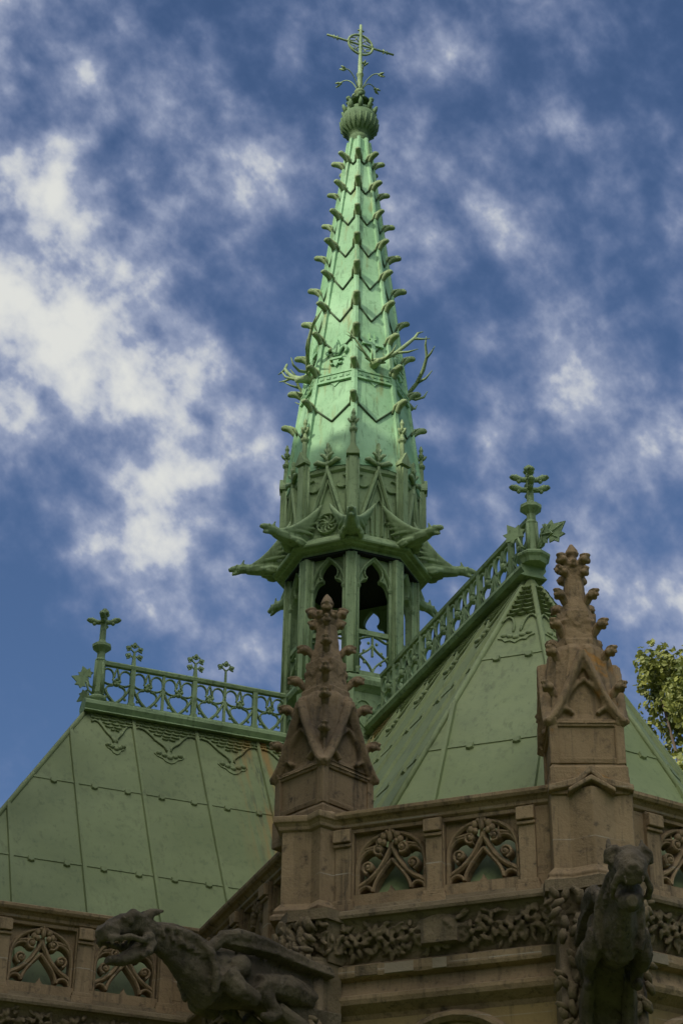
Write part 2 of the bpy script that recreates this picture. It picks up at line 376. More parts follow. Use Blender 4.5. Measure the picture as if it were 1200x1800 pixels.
# ---- string courses above the windows, frieze bed, parapet base
CH = [(p[0], p[1]) for p in PLAN]
st = MB()
st.sweep(CH, [(-.5, 6.66), (-.12, 6.66), (-.09, 6.70), (.03, 6.76), (.05, 6.80), (.05, 6.83), (-.02, 6.86), (-.04, 6.93), (-.04, 6.985), (.05, 7.0), (.065, 7.03), (.065, 7.10), (.01, 7.13), (-.5, 7.13)], True)
obj('string_course', st, STONE, chapel)
# a few lighter and darker replaced blocks in the course
for i in (2, 3, 1):
    a, b = SEGS[i]; F, Ld = segframe(a, b, 0); q_ = .35
    while q_ < Ld-.4:
        wdt = rnd.uniform(.12, .4)
        if rnd.random() < .5:
            blk = MB(); blk.M = F; blk.box(q_, q_+wdt, -.069, .0, 7.005, 7.095); obj('stone_block', blk, PALE if rnd.random() < .6 else STONED, chapel)
        q_ += wdt + rnd.uniform(.05, .3)
fb = MB()
fb.sweep(CH, [(-.5, 7.13), (.0, 7.13), (.03, 7.2), (.07, 7.32), (.15, 7.44), (.2, 7.48), (.24, 7.485), (.25, 7.51), (.24, 7.55), (.2, 7.57), (.08, 7.60), (.06, 7.66), (-.5, 7.66)], True)
obj('cornice', fb, STONED, chapel)
for i in range(7):
    a, b = SEGS[i]; F, Ld = segframe(a, b, 0)
    fz = MB(); fz.M = F; s = .04
    r2 = random.Random(30+i); flip = 1
    while s < Ld-.05 and i < 5:
        big = r2.uniform(.9, 1.15); flip = -flip
        cx_, cz_ = s, 7.30+.03*flip
        def dep(z): return -.03-.13*max(0, min(1, (z-7.13)/.33))
        for q in range(9):                             # rosette of curling pointed lobes, alternating long and short
            an = 2*pi*q/9+r2.uniform(-.2, .2); rad = (.115 if q % 2 else .075)*big
            ex, ez = sin(an), cos(an)
            rot = M4.Rotation(an, 3, 'Y') @ M4.Rotation(r2.uniform(-.7, -.1), 3, 'X') @ M4.Rotation(r2.uniform(-.5, .5), 3, 'Z')
            zz = cz_+ez*rad
            if 7.12 < zz < 7.47: fz.ball((cx_+ex*rad, dep(zz)-r2.uniform(.0, .04), zz), (.026*big, .022, .052*big), 7, 5, rot)
        fz.ball((cx_, dep(cz_)-.05, cz_), .03, 7, 5)
        for q in range(6):                             # small leaves filling the ground between
            zz = r2.uniform(7.15, 7.45); rot = M4.Rotation(r2.uniform(-2, 2), 3, 'Y') @ M4.Rotation(r2.uniform(-.5, .5), 3, 'X')
            fz.ball((cx_+r2.uniform(.03, .16), dep(zz)-r2.uniform(-.01, .03), zz), (.02, .02, .05), 6, 5, rot)
        s += .175*big
    if i == 2: fz.prism([(1.0, 7.2), (1.34, 7.2), (1.34, 7.42), (1.17, 7.47), (1.0, 7.42)], -.17, -.05)
    if fz.v: obj('leaf_frieze', remesh(fz, .010, 0, .006), STONED, chapel)

# ---- tracery panel prototype (origin at the middle of the sill)
def tracery_mesh():
    t = MB(); w, h = .35, .62; y0, y1 = 0, .15
    ap = [(-w+.02, 0), (-w+.02, .26)] + bez([(-w+.02, .26), (-w+.02, .48), (-.19, .57), (0, h-.02)], 8)
    t.bar(ap, .045, y0, y1); t.bar(mir(ap), .045, y0, y1)
    sp = [(-w, h), (-w, .26)] + bez([(-w, .26), (-w, .48), (-.19, .57), (0, h-.01)], 6)[1:] + [(0, h)]
    t.prism(sp, .05, y1-.01); t.prism([(-x, z) for x, z in sp], .05, y1-.01)
    og = [(-w+.02, .09), (-.28, .125), (-.22, .16), (-.16, .21), (-.11, .265), (-.07, .33), (-.04, .385), (-.012, .44), (-.005, .50)]
    t.bar(og, .05, y0+.01, y1); t.bar(mir(og), .05, y0+.01, y1)
    lo = bez([(-w+.01, .0), (-.32, .11), (-.22, .13), (-.185, .045)], 8); lo2 = bez([(-.185, .045), (-.17, .15), (-.10, .22), (-.0, .34)], 6)
    for p in (lo, lo2): t.bar(p, .035, y0+.02, y1); t.bar(mir(p), .035, y0+.02, y1)
    t.box(-w, w, .03, .14, -.01, .018)
    t.prism([(-.05, 0), (.05, 0), (.014, .04), (0, .08), (-.014, .04)], .01, .12)
    for sx in (1, -1):
        for cx, cz, r, a in ((-.215, .27, .062, -100), (-.115, .435, .056, -60)):
            p = spiral(cx, cz, r, a, 1.3, 16, -1); p = p if sx > 0 else mir(p)
            t.bar(p, .03, y0-.015, y1-.04)
            t.ball((cx*sx, -.005, cz), .024, 6, 5)
        p = bez([(-w+.03, .33), (-.28, .45), (-.18, .47), (-.15, .42)], 8); p2 = bez([(-.30, .46), (-.22, .44), (-.17, .50), (-.07, .47)], 8)
        for q in (p, p2): t.bar(q if sx > 0 else mir(q), .034, y0+.015, y1)
        for cx, cz, r in ((-.065, .555, .036), (-.10, .505, .034), (-.06, .49, .03), (-.03, .585, .024)):
            t.ball((cx*sx, .0, cz), (r, .04, r*1.1), 7, 5)
        q = arc(-.065*sx, .53, .085, 90, 270 if sx > 0 else -90, 8); t.bar(q, .024, y0+.03, y1-.02)
    t.ball((0, .0, .55), (.03, .045, .06), 8, 6); t.ball((0, -.01, .61), .022, 6, 5)
    return t.mesh('tracery')
trac = None
OPEN = {0: [.20, 1.09, 1.97, 2.88], 1: [.72, 1.6, 2.48], 2: [.655, 1.535], 3: [1.12], 4: [.75, 1.6], 5: [.9, 1.8, 2.6], 6: [.8, 1.7, 2.6]}
pl_h = (7.80, 8.36)
for i in range(len(SEGS)):
    a, b = SEGS[i]; F, Ld = segframe(a, b, 0); pm = MB(); pm.M = F
    op = OPEN.get(i, []); edges = [0.0]
    for c in op: edges += [c-.35, c+.35]
    edges.append(Ld)
    pm.box(0, Ld, .0, .2, 7.66, 7.78); pm.box(0, Ld, .0, .2, 8.395, 8.43)
    for k in range(0, len(edges), 2):
        if edges[k+1]-edges[k] > .01: pm.box(edges[k], edges[k+1], .0, .2, 7.78, 8.395)
    # sill drip and pilasters between the openings
    pm.prism([(0, 0), (Ld, 0), (Ld, .05), (0, .05)], 0, 0.001) if False else None
    pils = []
    for k, c in enumerate(op):
        pils += [c-.44, c+.44] if k == 0 else [c+.44]
    for c in pils:
        if c < .12 or c > Ld-.1: continue
        pm.box(c-.078, c+.078, -.045, .0, 7.69, 8.43)
        pm.box(c-.084, c+.084, -.10, -.045, 8.28, 8.40); pm.prism([(c-.088, 8.24), (c+.088, 8.24), (c+.088, 8.27), (c-.088, 8.27)], -.075, -.045)
        pm.box(c-.115, c+.115, -.075, .0, 7.60, 7.685); pm.box(c-.10, c+.10, -.06, .0, 7.685, 7.73)
    par = obj('parapet', pm, STONE, chapel, bevel=.008)
    for c in op:
        if trac is None:
            trac = obj('tracery', tracery_mesh(), STONE, par); o = trac
            o.matrix_basis = F @ M4.Translation((c, .025, 7.78))
        else: o = copy_part(trac, par, F @ M4.Translation((c, .025, 7.78)))
cp = MB()
cp.sweep(CH, [(-.26, 8.43), (.0, 8.43), (.03, 8.445), (.035, 8.475), (.065, 8.50), (.10, 8.51), (.12, 8.535), (.12, 8.565), (.09, 8.58), (-.07, 8.62), (-.26, 8.575)], True)
obj('coping', cp, STONE, chapel)
gt = MB(); gt.sweep(CH, [(-.19, 7.70), (-.19, 7.75), (-.62, 7.76), (-.62, 7.70)], True); obj('gutter_floor', gt, STONED, chapel)

# ---- piers at the apse corners (they carry the pinnacles) and buttress shafts below
CORN = [(P1, 202.5, 0), (P2, 247.5, 1), (P3, 294, 1), (P4, 338, 0)]
for k, (p, an, gab) in enumerate(CORN):
    pan = an if gab else (240 if k == 0 else 315)
    A = radians(pan); out = V((cos(A), sin(A), 0)); F = frame((p[0], p[1], 0), (-sin(A), cos(A), 0), -out, (0, 0, 1))
    if gab:
        hw = .36; fy = -.12; plan = [(-hw, .42), (-hw, fy), (-.2, fy), (0, fy-.11), (.2, fy), (hw, fy), (hw, .42)]
    else:
        hw = .38; fy = -.06; plan = [(-hw, .45), (-hw, fy), (-.1, fy), (0, fy-.10), (.1, fy), (.22, fy+.02), (.22, .45)]
    pm = MB(); pm.M = F
    pm.slab(plan, 7.6, 8.46)
    pm.sweep(plan, [(-.1, 7.55), (.08, 7.55), (.085, 7.59), (.05, 7.62), (.06, 7.65), (.03, 7.69), (.0, 7.73), (-.1, 7.73)])
    if gab:
        pm.prism([(-hw-.02, 8.42), (-.12, 8.48), (0, 8.60), (.12, 8.48), (hw+.02, 8.42), (hw+.02, 8.48), (.12, 8.55), (0, 8.67), (-.12, 8.55), (-hw-.02, 8.48)], fy-.09, -.1)
        pm.prism([(-.21, 8.39), (0, 8.51), (.21, 8.39), (.21, 8.43), (0, 8.56), (-.21, 8.43)], fy-.135, -.1)
        pm.prism([(-hw, 8.46), (-.12, 8.53), (0, 8.64), (.12, 8.53), (hw, 8.46), (hw, 8.60), (-hw, 8.60)], fy-.0, .3)
    else:
        pm.sweep(plan, [(-.2, 8.43), (.0, 8.43), (.03, 8.445), (.035, 8.475), (.055, 8.50), (.075, 8.51), (.08, 8.535), (.08, 8.565), (.05, 8.58), (-.2, 8.62)])
        pm.slab([(-hw, .4), (-hw, fy), (-.1, fy), (0, fy-.09), (.1, fy), (.2, fy), (.2, .4)], 8.45, 8.595)
        pm.loft([[(-.16, fy-.0, 8.58), (0, fy-.12, 8.58), (.16, fy-.0, 8.58), (0, .1, 8.58)], [(-.01, fy+.05, 8.70), (0, fy+.04, 8.70), (.01, fy+.05, 8.70), (0, .1, 8.70)]])
    obj('corner_pier', pm, STONE, chapel, bevel=.012)
    bm_ = MB()
    A = radians(an); out = V((cos(A), sin(A), 0)); F = frame((p[0], p[1], 0), (-sin(A), cos(A), 0), -out, (0, 0, 1))
    bw = .36 if gab else .2; by = .3 if gab else .06
    bm_.M = F
    bm_.slab([(-bw, by), (-bw, -.16), (-bw*.66, -.28), (bw*.66, -.28), (bw, -.16), (bw, by)], 0, 7.15)
    for x in (-.83, -.47, .47, .83): bm_.lathe([(.06, 0), (.06, 7.1)], 8, None, True, (x*bw, -.24 if abs(x) < .6 else -.2))
    cw = .46 if gab else .34
    bm_.slab([(-cw, .3), (-cw, -.26), (-.2, -.33), (0, -.43), (.2, -.33), (cw, -.26), (cw, .3)], 7.46, 7.56)
    bm_.loft([[(-bw-.02, by, 7.12), (-bw-.02, -.12, 7.12), (bw+.02, -.12, 7.12), (bw+.02, by, 7.12)], [(-cw+.03, .3, 7.46), (-cw+.03, -.24, 7.46), (cw-.03, -.24, 7.46), (cw-.03, .3, 7.46)]])
    lf = MB(); lf.M = F; r3 = random.Random(60+k)
    for q in range(60):
        zz = r3.uniform(7.14, 7.45); tt = (zz-7.12)/.34; x = r3.uniform(-1, 1)*(bw+(cw-bw)*tt); sd = r3.random()
        px, py = (x, -.12-.12*tt) if sd < .6 else ((bw+(cw-bw)*tt)*(1 if sd < .8 else -1), r3.uniform(-.2, .1))
        lf.ball((px, py-r3.uniform(0, .03), zz), (.026, .026, .055), 6, 5, M4.Rotation(r3.uniform(-1.5, 1.5), 3, 'Y'))
    if k < 2: obj('leaf_capital', remesh(lf, .012, 0), STONED, chapel)
    r2 = random.Random(90+k)
    for q in range(110):
        zz = r2.choice([r2.uniform(7.0, 7.45), r2.uniform(6.05, 6.9)]); x = r2.uniform(-1.1, 1.1)*bw
        an_ = r2.uniform(-1.3, 1.3); yb_ = -.26-.06*(zz > 7); bm_.tube([(x-.05*sin(an_), yb_, zz-.05*cos(an_)), (x, yb_-.045, zz), (x+.06*sin(an_), yb_-.05-r2.uniform(0, .03), zz+.06*cos(an_))], [.018, .034, .017], 7, 1.2)
    for x in (-.83*bw, .83*bw): bm_.ball((x, -.32, 6.1), (.1, .09, .09), 8, 6)
    obj('buttress', bm_, STONED, chapel)

# ------------------------------------------------------------------ copper roofs
def clip_a(poly, a0):
    r = []
    for i in range(len(poly)):
        (x0, y0), (x1, y1) = poly[i], poly[(i+1) % len(poly)]
        if (x0-a0)*(x1-a0) < 0: r.append(y0+(y1-y0)*(a0-x0)/(x1-x0))
    return (min(r), max(r)) if len(r) >= 2 else None
def clip_b(poly, b0):
    q = clip_a([(y, x) for x, y in poly], b0); return q
def roof_face(mb, bd, p0, p1, p2, p3, battens, zseams, bays, clipper=True, rs=1):
    """p0,p1 the top edge, p2,p3 the eave (p2 below p1). a runs along, b down the slope, c out of the face"""
    o = V(p0); a = (V(p1)-V(p0)) if (V(p1)-V(p0)).length > 1e-4 else (V(p2)-V(p3))
    a.z = 0; a.normalize(); nrm = a.cross(V(p3)-o if (V(p3)-o).length > .1 else V(p2)-o); nrm.normalize()
    if nrm.z < 0: nrm = -nrm
    b = nrm.cross(a)
    if b.z > 0: b = -b
    F = frame(o, a, b, nrm); poly = [((V(p)-o).dot(a), (V(p)-o).dot(b)) for p in (p0, p1, p2, p3)]
    if (V(p1)-V(p0)).length < 1e-4: poly = [poly[0], poly[2], poly[3]]
    mb.M = F; mb.slab(poly, -.05, 0)
    for x in battens:
        c = clip_a(poly, x)
        if c and c[1]-c[0] > .1: mb.prism([(x-.04, -.01), (x-.028, .04), (x+.028, .04), (x+.04, -.01)], c[0]+.02, c[1]-.02) if False else mb.loft([[(x-.034, bb, -.01), (x-.022, bb, .036), (x+.022, bb, .036), (x+.034, bb, -.01)] for bb in (c[0]+.03, c[1]-.02)])
    sl = -b.z
    for zz in zseams:
        bb = (o.z-zz)/sl; c = clip_b(poly, bb)
        if not c: continue
        mb.box(c[0]+.03, c[1]-.03, bb-.04, bb, -.005, .010)
        if clipper:
            xs = sorted(list(battens)+[c[0], c[1]])
            for j in range(len(xs)-1):
                w = xs[j+1]-xs[j]
                for fr in ((.27, .76) if w > .6 else (.5,)):
                    x = xs[j]+w*fr
                    if w > .25 and c[0]+.08 < x < c[1]-.08:
                        mb.loft([[(x-.043, bb-.02, -.002), (x+.043, bb-.02, -.002), (x+.043, bb+.05, -.002), (x, bb+.068, -.002), (x-.043, bb+.05, -.002)], [(x-.032, bb-.015, .034), (x+.032, bb-.015, .034), (x+.032, bb+.045, .03), (x, bb+.06, .026), (x-.032, bb+.045, .03)]])
    # scaled border with a hanging fleuron in every bay
    bd.M = F
    for (x0, x1) in bays:
        c = (x0+x1)/2; w = (x1-x0)/2; k = w/.42
        def edge(t):     # lower edge of the border, t -1..1
            u = abs(t); return .30+.05*0 + (.36*(1-u)**1.6 if u < .8 else .02) 
        half = [(-w, .30), (-w*.86, .26), (-w*.66, .29), (-w*.5, .38), (-w*.36, .48), (-w*.22, .54), (-w*.1, .60), (-w*.06, .68)]
        half = [(c+x, bb) for x, bb in half]
        fl = [(c-.03, .73), (c-.12*k, .70), (c-.20*k, .75), (c-.16*k, .81), (c-.10*k, .84), (c-.06*k, .90), (c, .93)]
        L_ = half + fl; Rr_ = [(2*c-x, bb) for x, bb in L_[::-1]]
        poly2 = [(x0, .015)] + L_ + Rr_[1:] + [(x1, .015)]
        bd.slab(poly2, .0, .014)
        line = [(x, bb, .016) for x, bb in half]; bd.tube(line, .017, 5); bd.tube([(2*c-x, bb, z) for x, bb, z in line], .017, 5)
        for q in range(5): bd.ball((c+(q-2)*.07*k, .79+.035*(1-abs(q-2)), .018), (.042, .036, .03), 6, 4)
        for row in range(6):                           # scales
            bb = .075+.07*row; wv = w if row < 3 else w*(.62-.2*(row-3))
            nsc = max(2, int(round(wv*2/.105)))
            for q in range(nsc):
                xc = c-wv+(q+.5)*2*wv/nsc + (wv/nsc*.5 if row % 2 else 0); r = wv/nsc*.98
                if abs(xc-c)+r > w: continue
                pts = [(xc+r*cos(radians(t)), bb+r*.55*sin(radians(t)), .014) for t in range(0, 181, 30)]
                bd.add(pts + [(x, y, (.040 if y > bb+r*.2 else .018)) for x, y, z in pts], [tuple(range(7, 14)), tuple(range(6, -1, -1))] + [(j, j+1, 8+j, 7+j) for j in range(6)] + [(6, 0, 7, 13)])
    mb.M = M4(); bd.M = M4()
ZR, ZE = 12.42, 7.82
ap = MB(); apb = MB()
AX = .03; FY = -5.42
a0 = (AX, .0, ZR); a1 = (AX, FY, ZR)
E1 = (-2.68, -6.44, ZE); E2 = (-.92, -8.0, ZE); E3 = (1.12, -7.7, ZE); E4 = (2.85, -6.3, ZE)
bays = [(.36+.86*k, .36+.86*(k+1)) for k in range(6)]
sb = [FY+.05+.86*k for k in range(0, 7)]
# west side (a runs from finial back to the tower)
def side(p0, p1, p2, p3, mbx, bdx, off, nb):
    bt = [off+.86*k for k in range(-3, nb+2)]
    roof_face(mbx, bdx, p0, p1, p2, p3, bt, (11.0, 9.68), [(off+.86*k, off+.86*(k+1)) for k in range(nb)])
side(a1, a0, (-2.68, .0, ZE), E1, ap, apb, .05, 5)
side(a0, a1, E4, (2.7, 0, ZE), ap, apb, .3, 5)
tri = [(a1, E1, E2), (a1, E2, E3), (a1, E3, E4)]
for k, (t, q1, q2) in enumerate(tri):
    # short top edge so the border can hang under the finial
    roof_face(ap, apb, t, t, q2, q1, ((-.60, .39) if k == 0 else (-.5, .5)), (11.0, 9.68), [])
# scaled caps hanging under the finial collar on each triangular face
for k, (t, q1, q2) in enumerate(tri):
    mid = (V(q1)+V(q2))/2; a = (V(q2)-V(q1)).normalized(); dn = (mid-V(t)).normalized(); nrm = a.cross(dn)
    if nrm.z < 0: nrm = -nrm
    apb.M = frame(t, a, dn, nrm)
    hwid = lambda b: .355*b*(V(q2)-V(q1)).length/2/(mid-V(t)).length/.355
    for row in range(7):
        b0 = .30+.085*row; wv = hwid(b0)*.9; nsc = max(2, int(round(wv*2/.12)))
        for q in range(nsc):
            xc = -wv+(q+.5)*2*wv/nsc; r = wv/nsc
            pts = [(xc+r*cos(radians(tt)), b0+r*.7*sin(radians(tt)), .003) for tt in range(0, 181, 30)]
            apb.add(pts + [(x, y, (.045 if y > b0+r*.2 else .02)) for x, y, z in pts], [tuple(range(7, 14)), tuple(range(6, -1, -1))] + [(j, j+1, 8+j, 7+j) for j in range(6)] + [(6, 0, 7, 13)])
    w9 = hwid(.9)
    pts = bez([(-w9*1.02, .98), (-w9*.5, .72), (-w9*.25, 1.0), (-.05, 1.0), (-.04, 1.18)], 10)
    apb.tube([(x, y, .02) for x, y in pts], .014, 5); apb.tube([(-x, y, .02) for x, y in pts], .014, 5)
    fl = [(-.03, 1.15), (-.12, 1.2), (-.21, 1.26), (-.15, 1.29), (-.12, 1.34), (-.06, 1.33), (0, 1.38)]
    apb.slab(fl + [(-x, y) for x, y in fl[::-1][1:]], .0, .016)
    for q in range(5): apb.ball(((q-2)*.07, 1.26+.03*(1-abs(q-2)), .018), (.04, .035, .022), 6, 4)
    apb.M = M4()
# rolls over the hips
for q in (E1, E2, E3, E4):
    ap.tube([V(a1)+(V(q)-V(a1))*t + V((0, 0, .01)) for t in (.05, 1)], .034, 8)
aroof = obj('apse_roof', ap, ROOF, chapel)
obj('scaled_border', apb, ROOF, aroof)

tr = MB(); trb = MB()
t0 = (-3.66, 0, ZR+.02); t1 = (0, 0, ZR+.02); ZT = 7.58; C1 = (-6.48, -2.82, ZT); C2 = (-6.48, 2.82, ZT)
def off_t(x): return x-t0[0]
bt = [off_t(-1.35-.86*k) for k in range(-1, 6)]
roof_face(tr, trb, t0, t1, (0, -2.82, ZT), C1, bt, (11.0, 9.66), [(off_t(-3.64), off_t(-3.07)), (off_t(-3.07), off_t(-2.21)), (off_t(-2.21), off_t(-1.35)), (off_t(-1.35), off_t(-.49))])
roof_face(tr, trb, t1, t0, C2, (0, 2.82, ZT), [.4+.86*k for k in range(7)], (11.0, 9.66), [])
roof_face(tr, trb, t0, t0, C2, C1, (-.9, 0, .9), (11.0, 9.66), [])
for q in (C1, C2): tr.tube([V(t0)+(V(q)-V(t0))*t for t in (.01, 1)], .032, 8)
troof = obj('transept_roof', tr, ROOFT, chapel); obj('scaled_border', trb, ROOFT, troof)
# transept on the far side and nave
nv = MB(); nvb = MB()
roof_face(nv, nvb, (0, 0, ZR+.02), (3.66, 0, ZR+.02), (6.25, -2.68, ZE), (0, -2.68, ZE), [.86*k for k in range(1, 7)], (11.0, 9.66), [])
roof_face(nv, nvb, (3.66, 0, ZR+.02), (0, 0, ZR+.02), (0, 2.68, ZE), (6.25, 2.58, ZE), [.86*k-2 for k in range(1, 7)], (11.0, 9.66), [])
roof_face(nv, nvb, (3.66, 0, ZR+.02), (3.66, 0, ZR+.02), (6.25, 2.58, ZE), (6.25, -2.68, ZE), (-.9, 0, .9), (11.0, 9.66), [])
roof_face(nv, nvb, (AX, 9.3, ZR), (AX, 0, ZR), (2.7, 0, ZE), (2.7, 9.3, ZE), [.86*k for k in range(1, 11)], (11.0, 9.66), [])
roof_face(nv, nvb, (AX, 0, ZR), (AX, 9.3, ZR), (-2.68, 9.3, ZE), (-2.68, 0, ZE), [.86*k for k in range(1, 11)], (11.0, 9.66), [])
nv.prism([(-2.68, ZE), (2.7, ZE), (AX, ZR-.1)], 9.1, 9.25)
obj('nave_roof', nv, ROOF, chapel)

# ridge cap beams under the crestings
def ridge_cap(a, b, name='ridge_cap'):
    r = MB(); d = (V(b)-V(a)); Ln = d.length; d.normalize(); y = V((-d.y, d.x, 0)); r.M = frame(a, d, y, (0, 0, 1))
    prof = [(-.17, -.10), (-.12, -.06), (-.16, .0), (-.15, .05), (-.07, .10), (.07, .10), (.15, .05), (.16, 0), (.12, -.06), (.17, -.10)]
    r.loft([[(x, p, z) for p, z in prof] for x in (0, Ln)]); return obj(name, r, COPD, chapel)
ridge_cap((-3.74, 0, 12.45), (-.85, 0, 12.45)); ridge_cap((AX, -.85, 12.45), (AX, -5.5, 12.45))

# ------------------------------------------------------------------ crestings
def leaf3(mb, c, s, rz=0):                            # small square leaf seen on cresting finials
    x, z = c; a = radians(rz)
    pl = [(0, 0), (.35, .15), (.75, .55), (.45, .6), (.3, .9), (.0, 1.15), (-.3, .9), (-.45, .6), (-.75, .55), (-.35, .15)]
    mb.prism([(x+s*(px*cos(a)+pz*sin(a)), z+s*(-px*sin(a)+pz*cos(a))) for px, pz in pl], -.014, .014)
    mb.ball((x+s*.5*sin(a), -.014, z+s*.5*cos(a)), s*.3, 6, 4); mb.ball((x+s*.5*sin(a), .014, z+s*.5*cos(a)), s*.3, 6, 4)
def cresting(label, a, d, first, nper, posts, tall, short, group):
    y = V((-d[1], d[0], 0)); F = frame(a, d, y, (0, 0, 1)); t = thing('roof_cresting', label, 'cresting', tuple(a), group)
    H = .56; P = .43; Ln = first+nper*P
    r = MB(); r.M = F
    r.loft([[(x, -.035, H-.01), (x, -.045, H+.03), (x, -.02, H+.055), (x, .02, H+.055), (x, .045, H+.03), (x, .035, H-.01)] for x in (0, Ln)])
    r.box(0, Ln, -.03, .03, -.005, .03); obj('rail', r, COPD, t)
    for k in range(nper):
        m = MB(); x0 = first+k*P; c = x0+P/2; m.M = F @ M4.Translation((c, 0, 0)); w = P/2; B = .30
        yb = (-.018, .018)
        def B2(p, ww=.026):
            m.bar(p, ww, -.02, .02); m.bar(mir(p), ww, -.02, .02)
        B2(bez([(-w, .40), (-w+.02, .22), (-.10, .10), (0, .015)], 9), .034)
        B2(bez([(-.04, B-.02), (-.17, .27), (-.17, .17), (-.05, .08), (0, .03)], 9), .022)
        B2(arc(-.105, .435, .092, 200, -20, 9) if False else bez([(-w, .36), (-w+.03, .30), (-.10, .27), (-.03, B)], 7), .024)
        B2(bez([(-w+.005, .40), (-w+.01, .56), (-.03, .56), (-.025, .42), (-.05, .36)], 9), .022)
        B2(bez([(-.03, .40), (-.02, .5), (-.0, .53)], 4), .022)
        m.lathe([(.0, 0), (.05, 0)], 8) if False else None
        m.ball((0, 0, B+.02), (.055, .04, .055), 10, 6)
        for q in range(5): an = radians(90+72*q); m.ball((.04*cos(an), -.03, B+.02+.04*sin(an)), (.024, .02, .024), 6, 4)
        for sx in (-1, 1): m.ball((sx*.13, 0, .10), .022, 6, 4)
        obj('tracery', m, COPD, t)
    for k in range(nper+1):
        x = first+k*P; thick = k in posts
        m = MB(); m.M = F @ M4.Translation((x, 0, 0)); s = .032 if thick else .018
        m.box(-s, s, -s, s, 0, H+.02)
        if thick: m.box(-.045, .045, -.045, .045, 0, .06)
        if k in tall or k in short:
            hh = .22 if k in tall else .2
            m.loft([[(-s*.9, -s*.7, H+.05), (s*.9, -s*.7, H+.05), (s*.9, s*.7, H+.05), (-s*.9, s*.7, H+.05)], [(-.012, -.012, H+hh+.05), (.012, -.012, H+hh+.05), (.012, .012, H+hh+.05), (-.012, .012, H+hh+.05)]])
            z0 = H+hh
            leaf3(m, (0, z0+.10), .075)
            for sx in (-1, 1):
                m.tube([(0, 0, z0+.03), (sx*.05, 0, z0+.08)], .012, 5); leaf3(m, (sx*.045, z0+.07), .072, 62*sx)
                if k in tall: m.tube([(0, 0, z0-.06), (sx*.05, 0, z0-.01)], .012, 5); leaf3(m, (sx*.045, z0-.04), .072, 68*sx)
        obj('post', m, COPD, t)
    return t
cresting('green copper railing of pointed hearts with three leafy sprigs along the left transept ridge', V((-3.53, 0, 12.55)), (1, 0, 0), 0.0, 6, (1, 3, 5), (1, 3), (4,), 'copper ridge crestings')
cresting('green copper heart railing climbing in steep perspective along the right apse ridge', V((AX, -5.45, 12.55)), (0, 1, 0), 0.05, 10, (1, 3, 5, 7, 9), (), (), 'copper ridge crestings')

# ------------------------------------------------------------------ copper roof finials
def ivy(mb, s):
    h = [(0, 0), (.12, .05), (.34, -.1), (.40, .12), (.62, .22), (.44, .40), (.50, .68), (.26, .62), (.16, .80), (0, 1.08)]
    poly = [(x*s, z*s) for x, z in h] + [(-x*s, z*s) for x, z in h[::-1][1:-1]]
    mb.prism(poly, -.012, .012); mb.tube([(0, -.014, 0), (0, -.02, .9*s)], .012, 5)
    for sx in (-1, 1): mb.tube([(0, -.014, .15*s), (sx*.4*s, -.014, .3*s)], .009, 5)
def finial(label, p, levels, ivyspec, dz, yaw, group):
    t = thing('roof_finial', label, 'finial', p, group); O = M4.Translation(p) @ rotz(yaw)
    b = MB(); b.M = O
    k_ = 1.0 if len(levels) > 1 else .62
    b.lathe([(.15*k_, -.06), (.17*k_, -.01), (.20*k_, .02), (.205*k_, .045), (.19*k_, .065), (.12*k_, .09), (.09, .12)], 8); obj('base_collar', b, COPD, t)
    s = MB(); s.M = O
    s.lathe([(.085, .10), (.075, .2), (.07, .50+dz), (.078, .52+dz), (.055, .56+dz), (.055, .64+dz), (.075, .66+dz), (.13, .71+dz), (.13, .75+dz), (.07, .78+dz), (.045, .82+dz), (.04, 1.2+dz), (.03, 1.3+dz)], 8)
    for k in range(4): a = pi/4+k*pi/2; s.tube([(cos(a)*.075, sin(a)*.075, .12), (cos(a)*.065, sin(a)*.065, .5+dz)], .022, 6)
    obj('shaft', s, COPD, t)
    f = MB(); f.M = O
    for (zz, r) in levels:
        for k in range(4):
            a = k*pi/2; d = V((cos(a), sin(a), 0))
            f.tube([V((0, 0, zz+dz)), d*r*.45+V((0, 0, zz+.0+dz)), d*r*.8+V((0, 0, zz+.03+dz)), d*r+V((0, 0, zz+.02+dz))], [.035, .032, .042, .028], 6)
            f.ball(d*r*.95+V((0, 0, zz+.035+dz)), (.045, .045, .03), 6, 5); f.ball(d*r*.62+V((0, 0, zz-.02+dz)), .03, 6, 5)
    zt = levels[-1][0]+dz
    f.lathe([(.03, zt), (.05, zt+.06), (.035, zt+.09), (.06, zt+.13), (.055, zt+.17), (.02, zt+.20)], 8)
    for k in range(4): a = pi/4+k*pi/2; f.ball((cos(a)*.05, sin(a)*.05, zt+.13), .032, 6, 5)
    obj('leaf_cross', f, COPD, t)
    for (ax_, tilt, zz, s_) in ivyspec:
        m = MB(); A = O @ rotz(ax_) @ M4.Translation((.17, 0, zz)) @ M4.Rotation(radians(tilt), 4, 'Y')
        m.M = A; ivy(m, s_); m.M = O @ rotz(ax_); m.tube([(.06, 0, zz-.16), (.13, 0, zz-.11), (.17, 0, zz+.02)], .016, 5)
        obj('ivy_leaf', m, COPD, t)
    return t
R_ = radians
finial('green copper finial with two tiers of leafy arms on the right apse roof', (AX, -5.5, 12.55), [(.98, .21), (1.12, .20)], [(R_(-20), 55, .30, .26), (R_(160), 30, .33, .22), (R_(-60), 110, .26, .22)], -.02, R_(-21.5), 'copper roof finials')
finial('green copper finial with a single leafy cross at the outer end of the left ridge', (-3.55, 0, 12.55), [(1.10, .20)], [(R_(175), 20, .36, .17), (R_(200), 75, .26, .19), (R_(150), 115, .16, .17)], .08, R_(-21.5), 'copper roof finials')

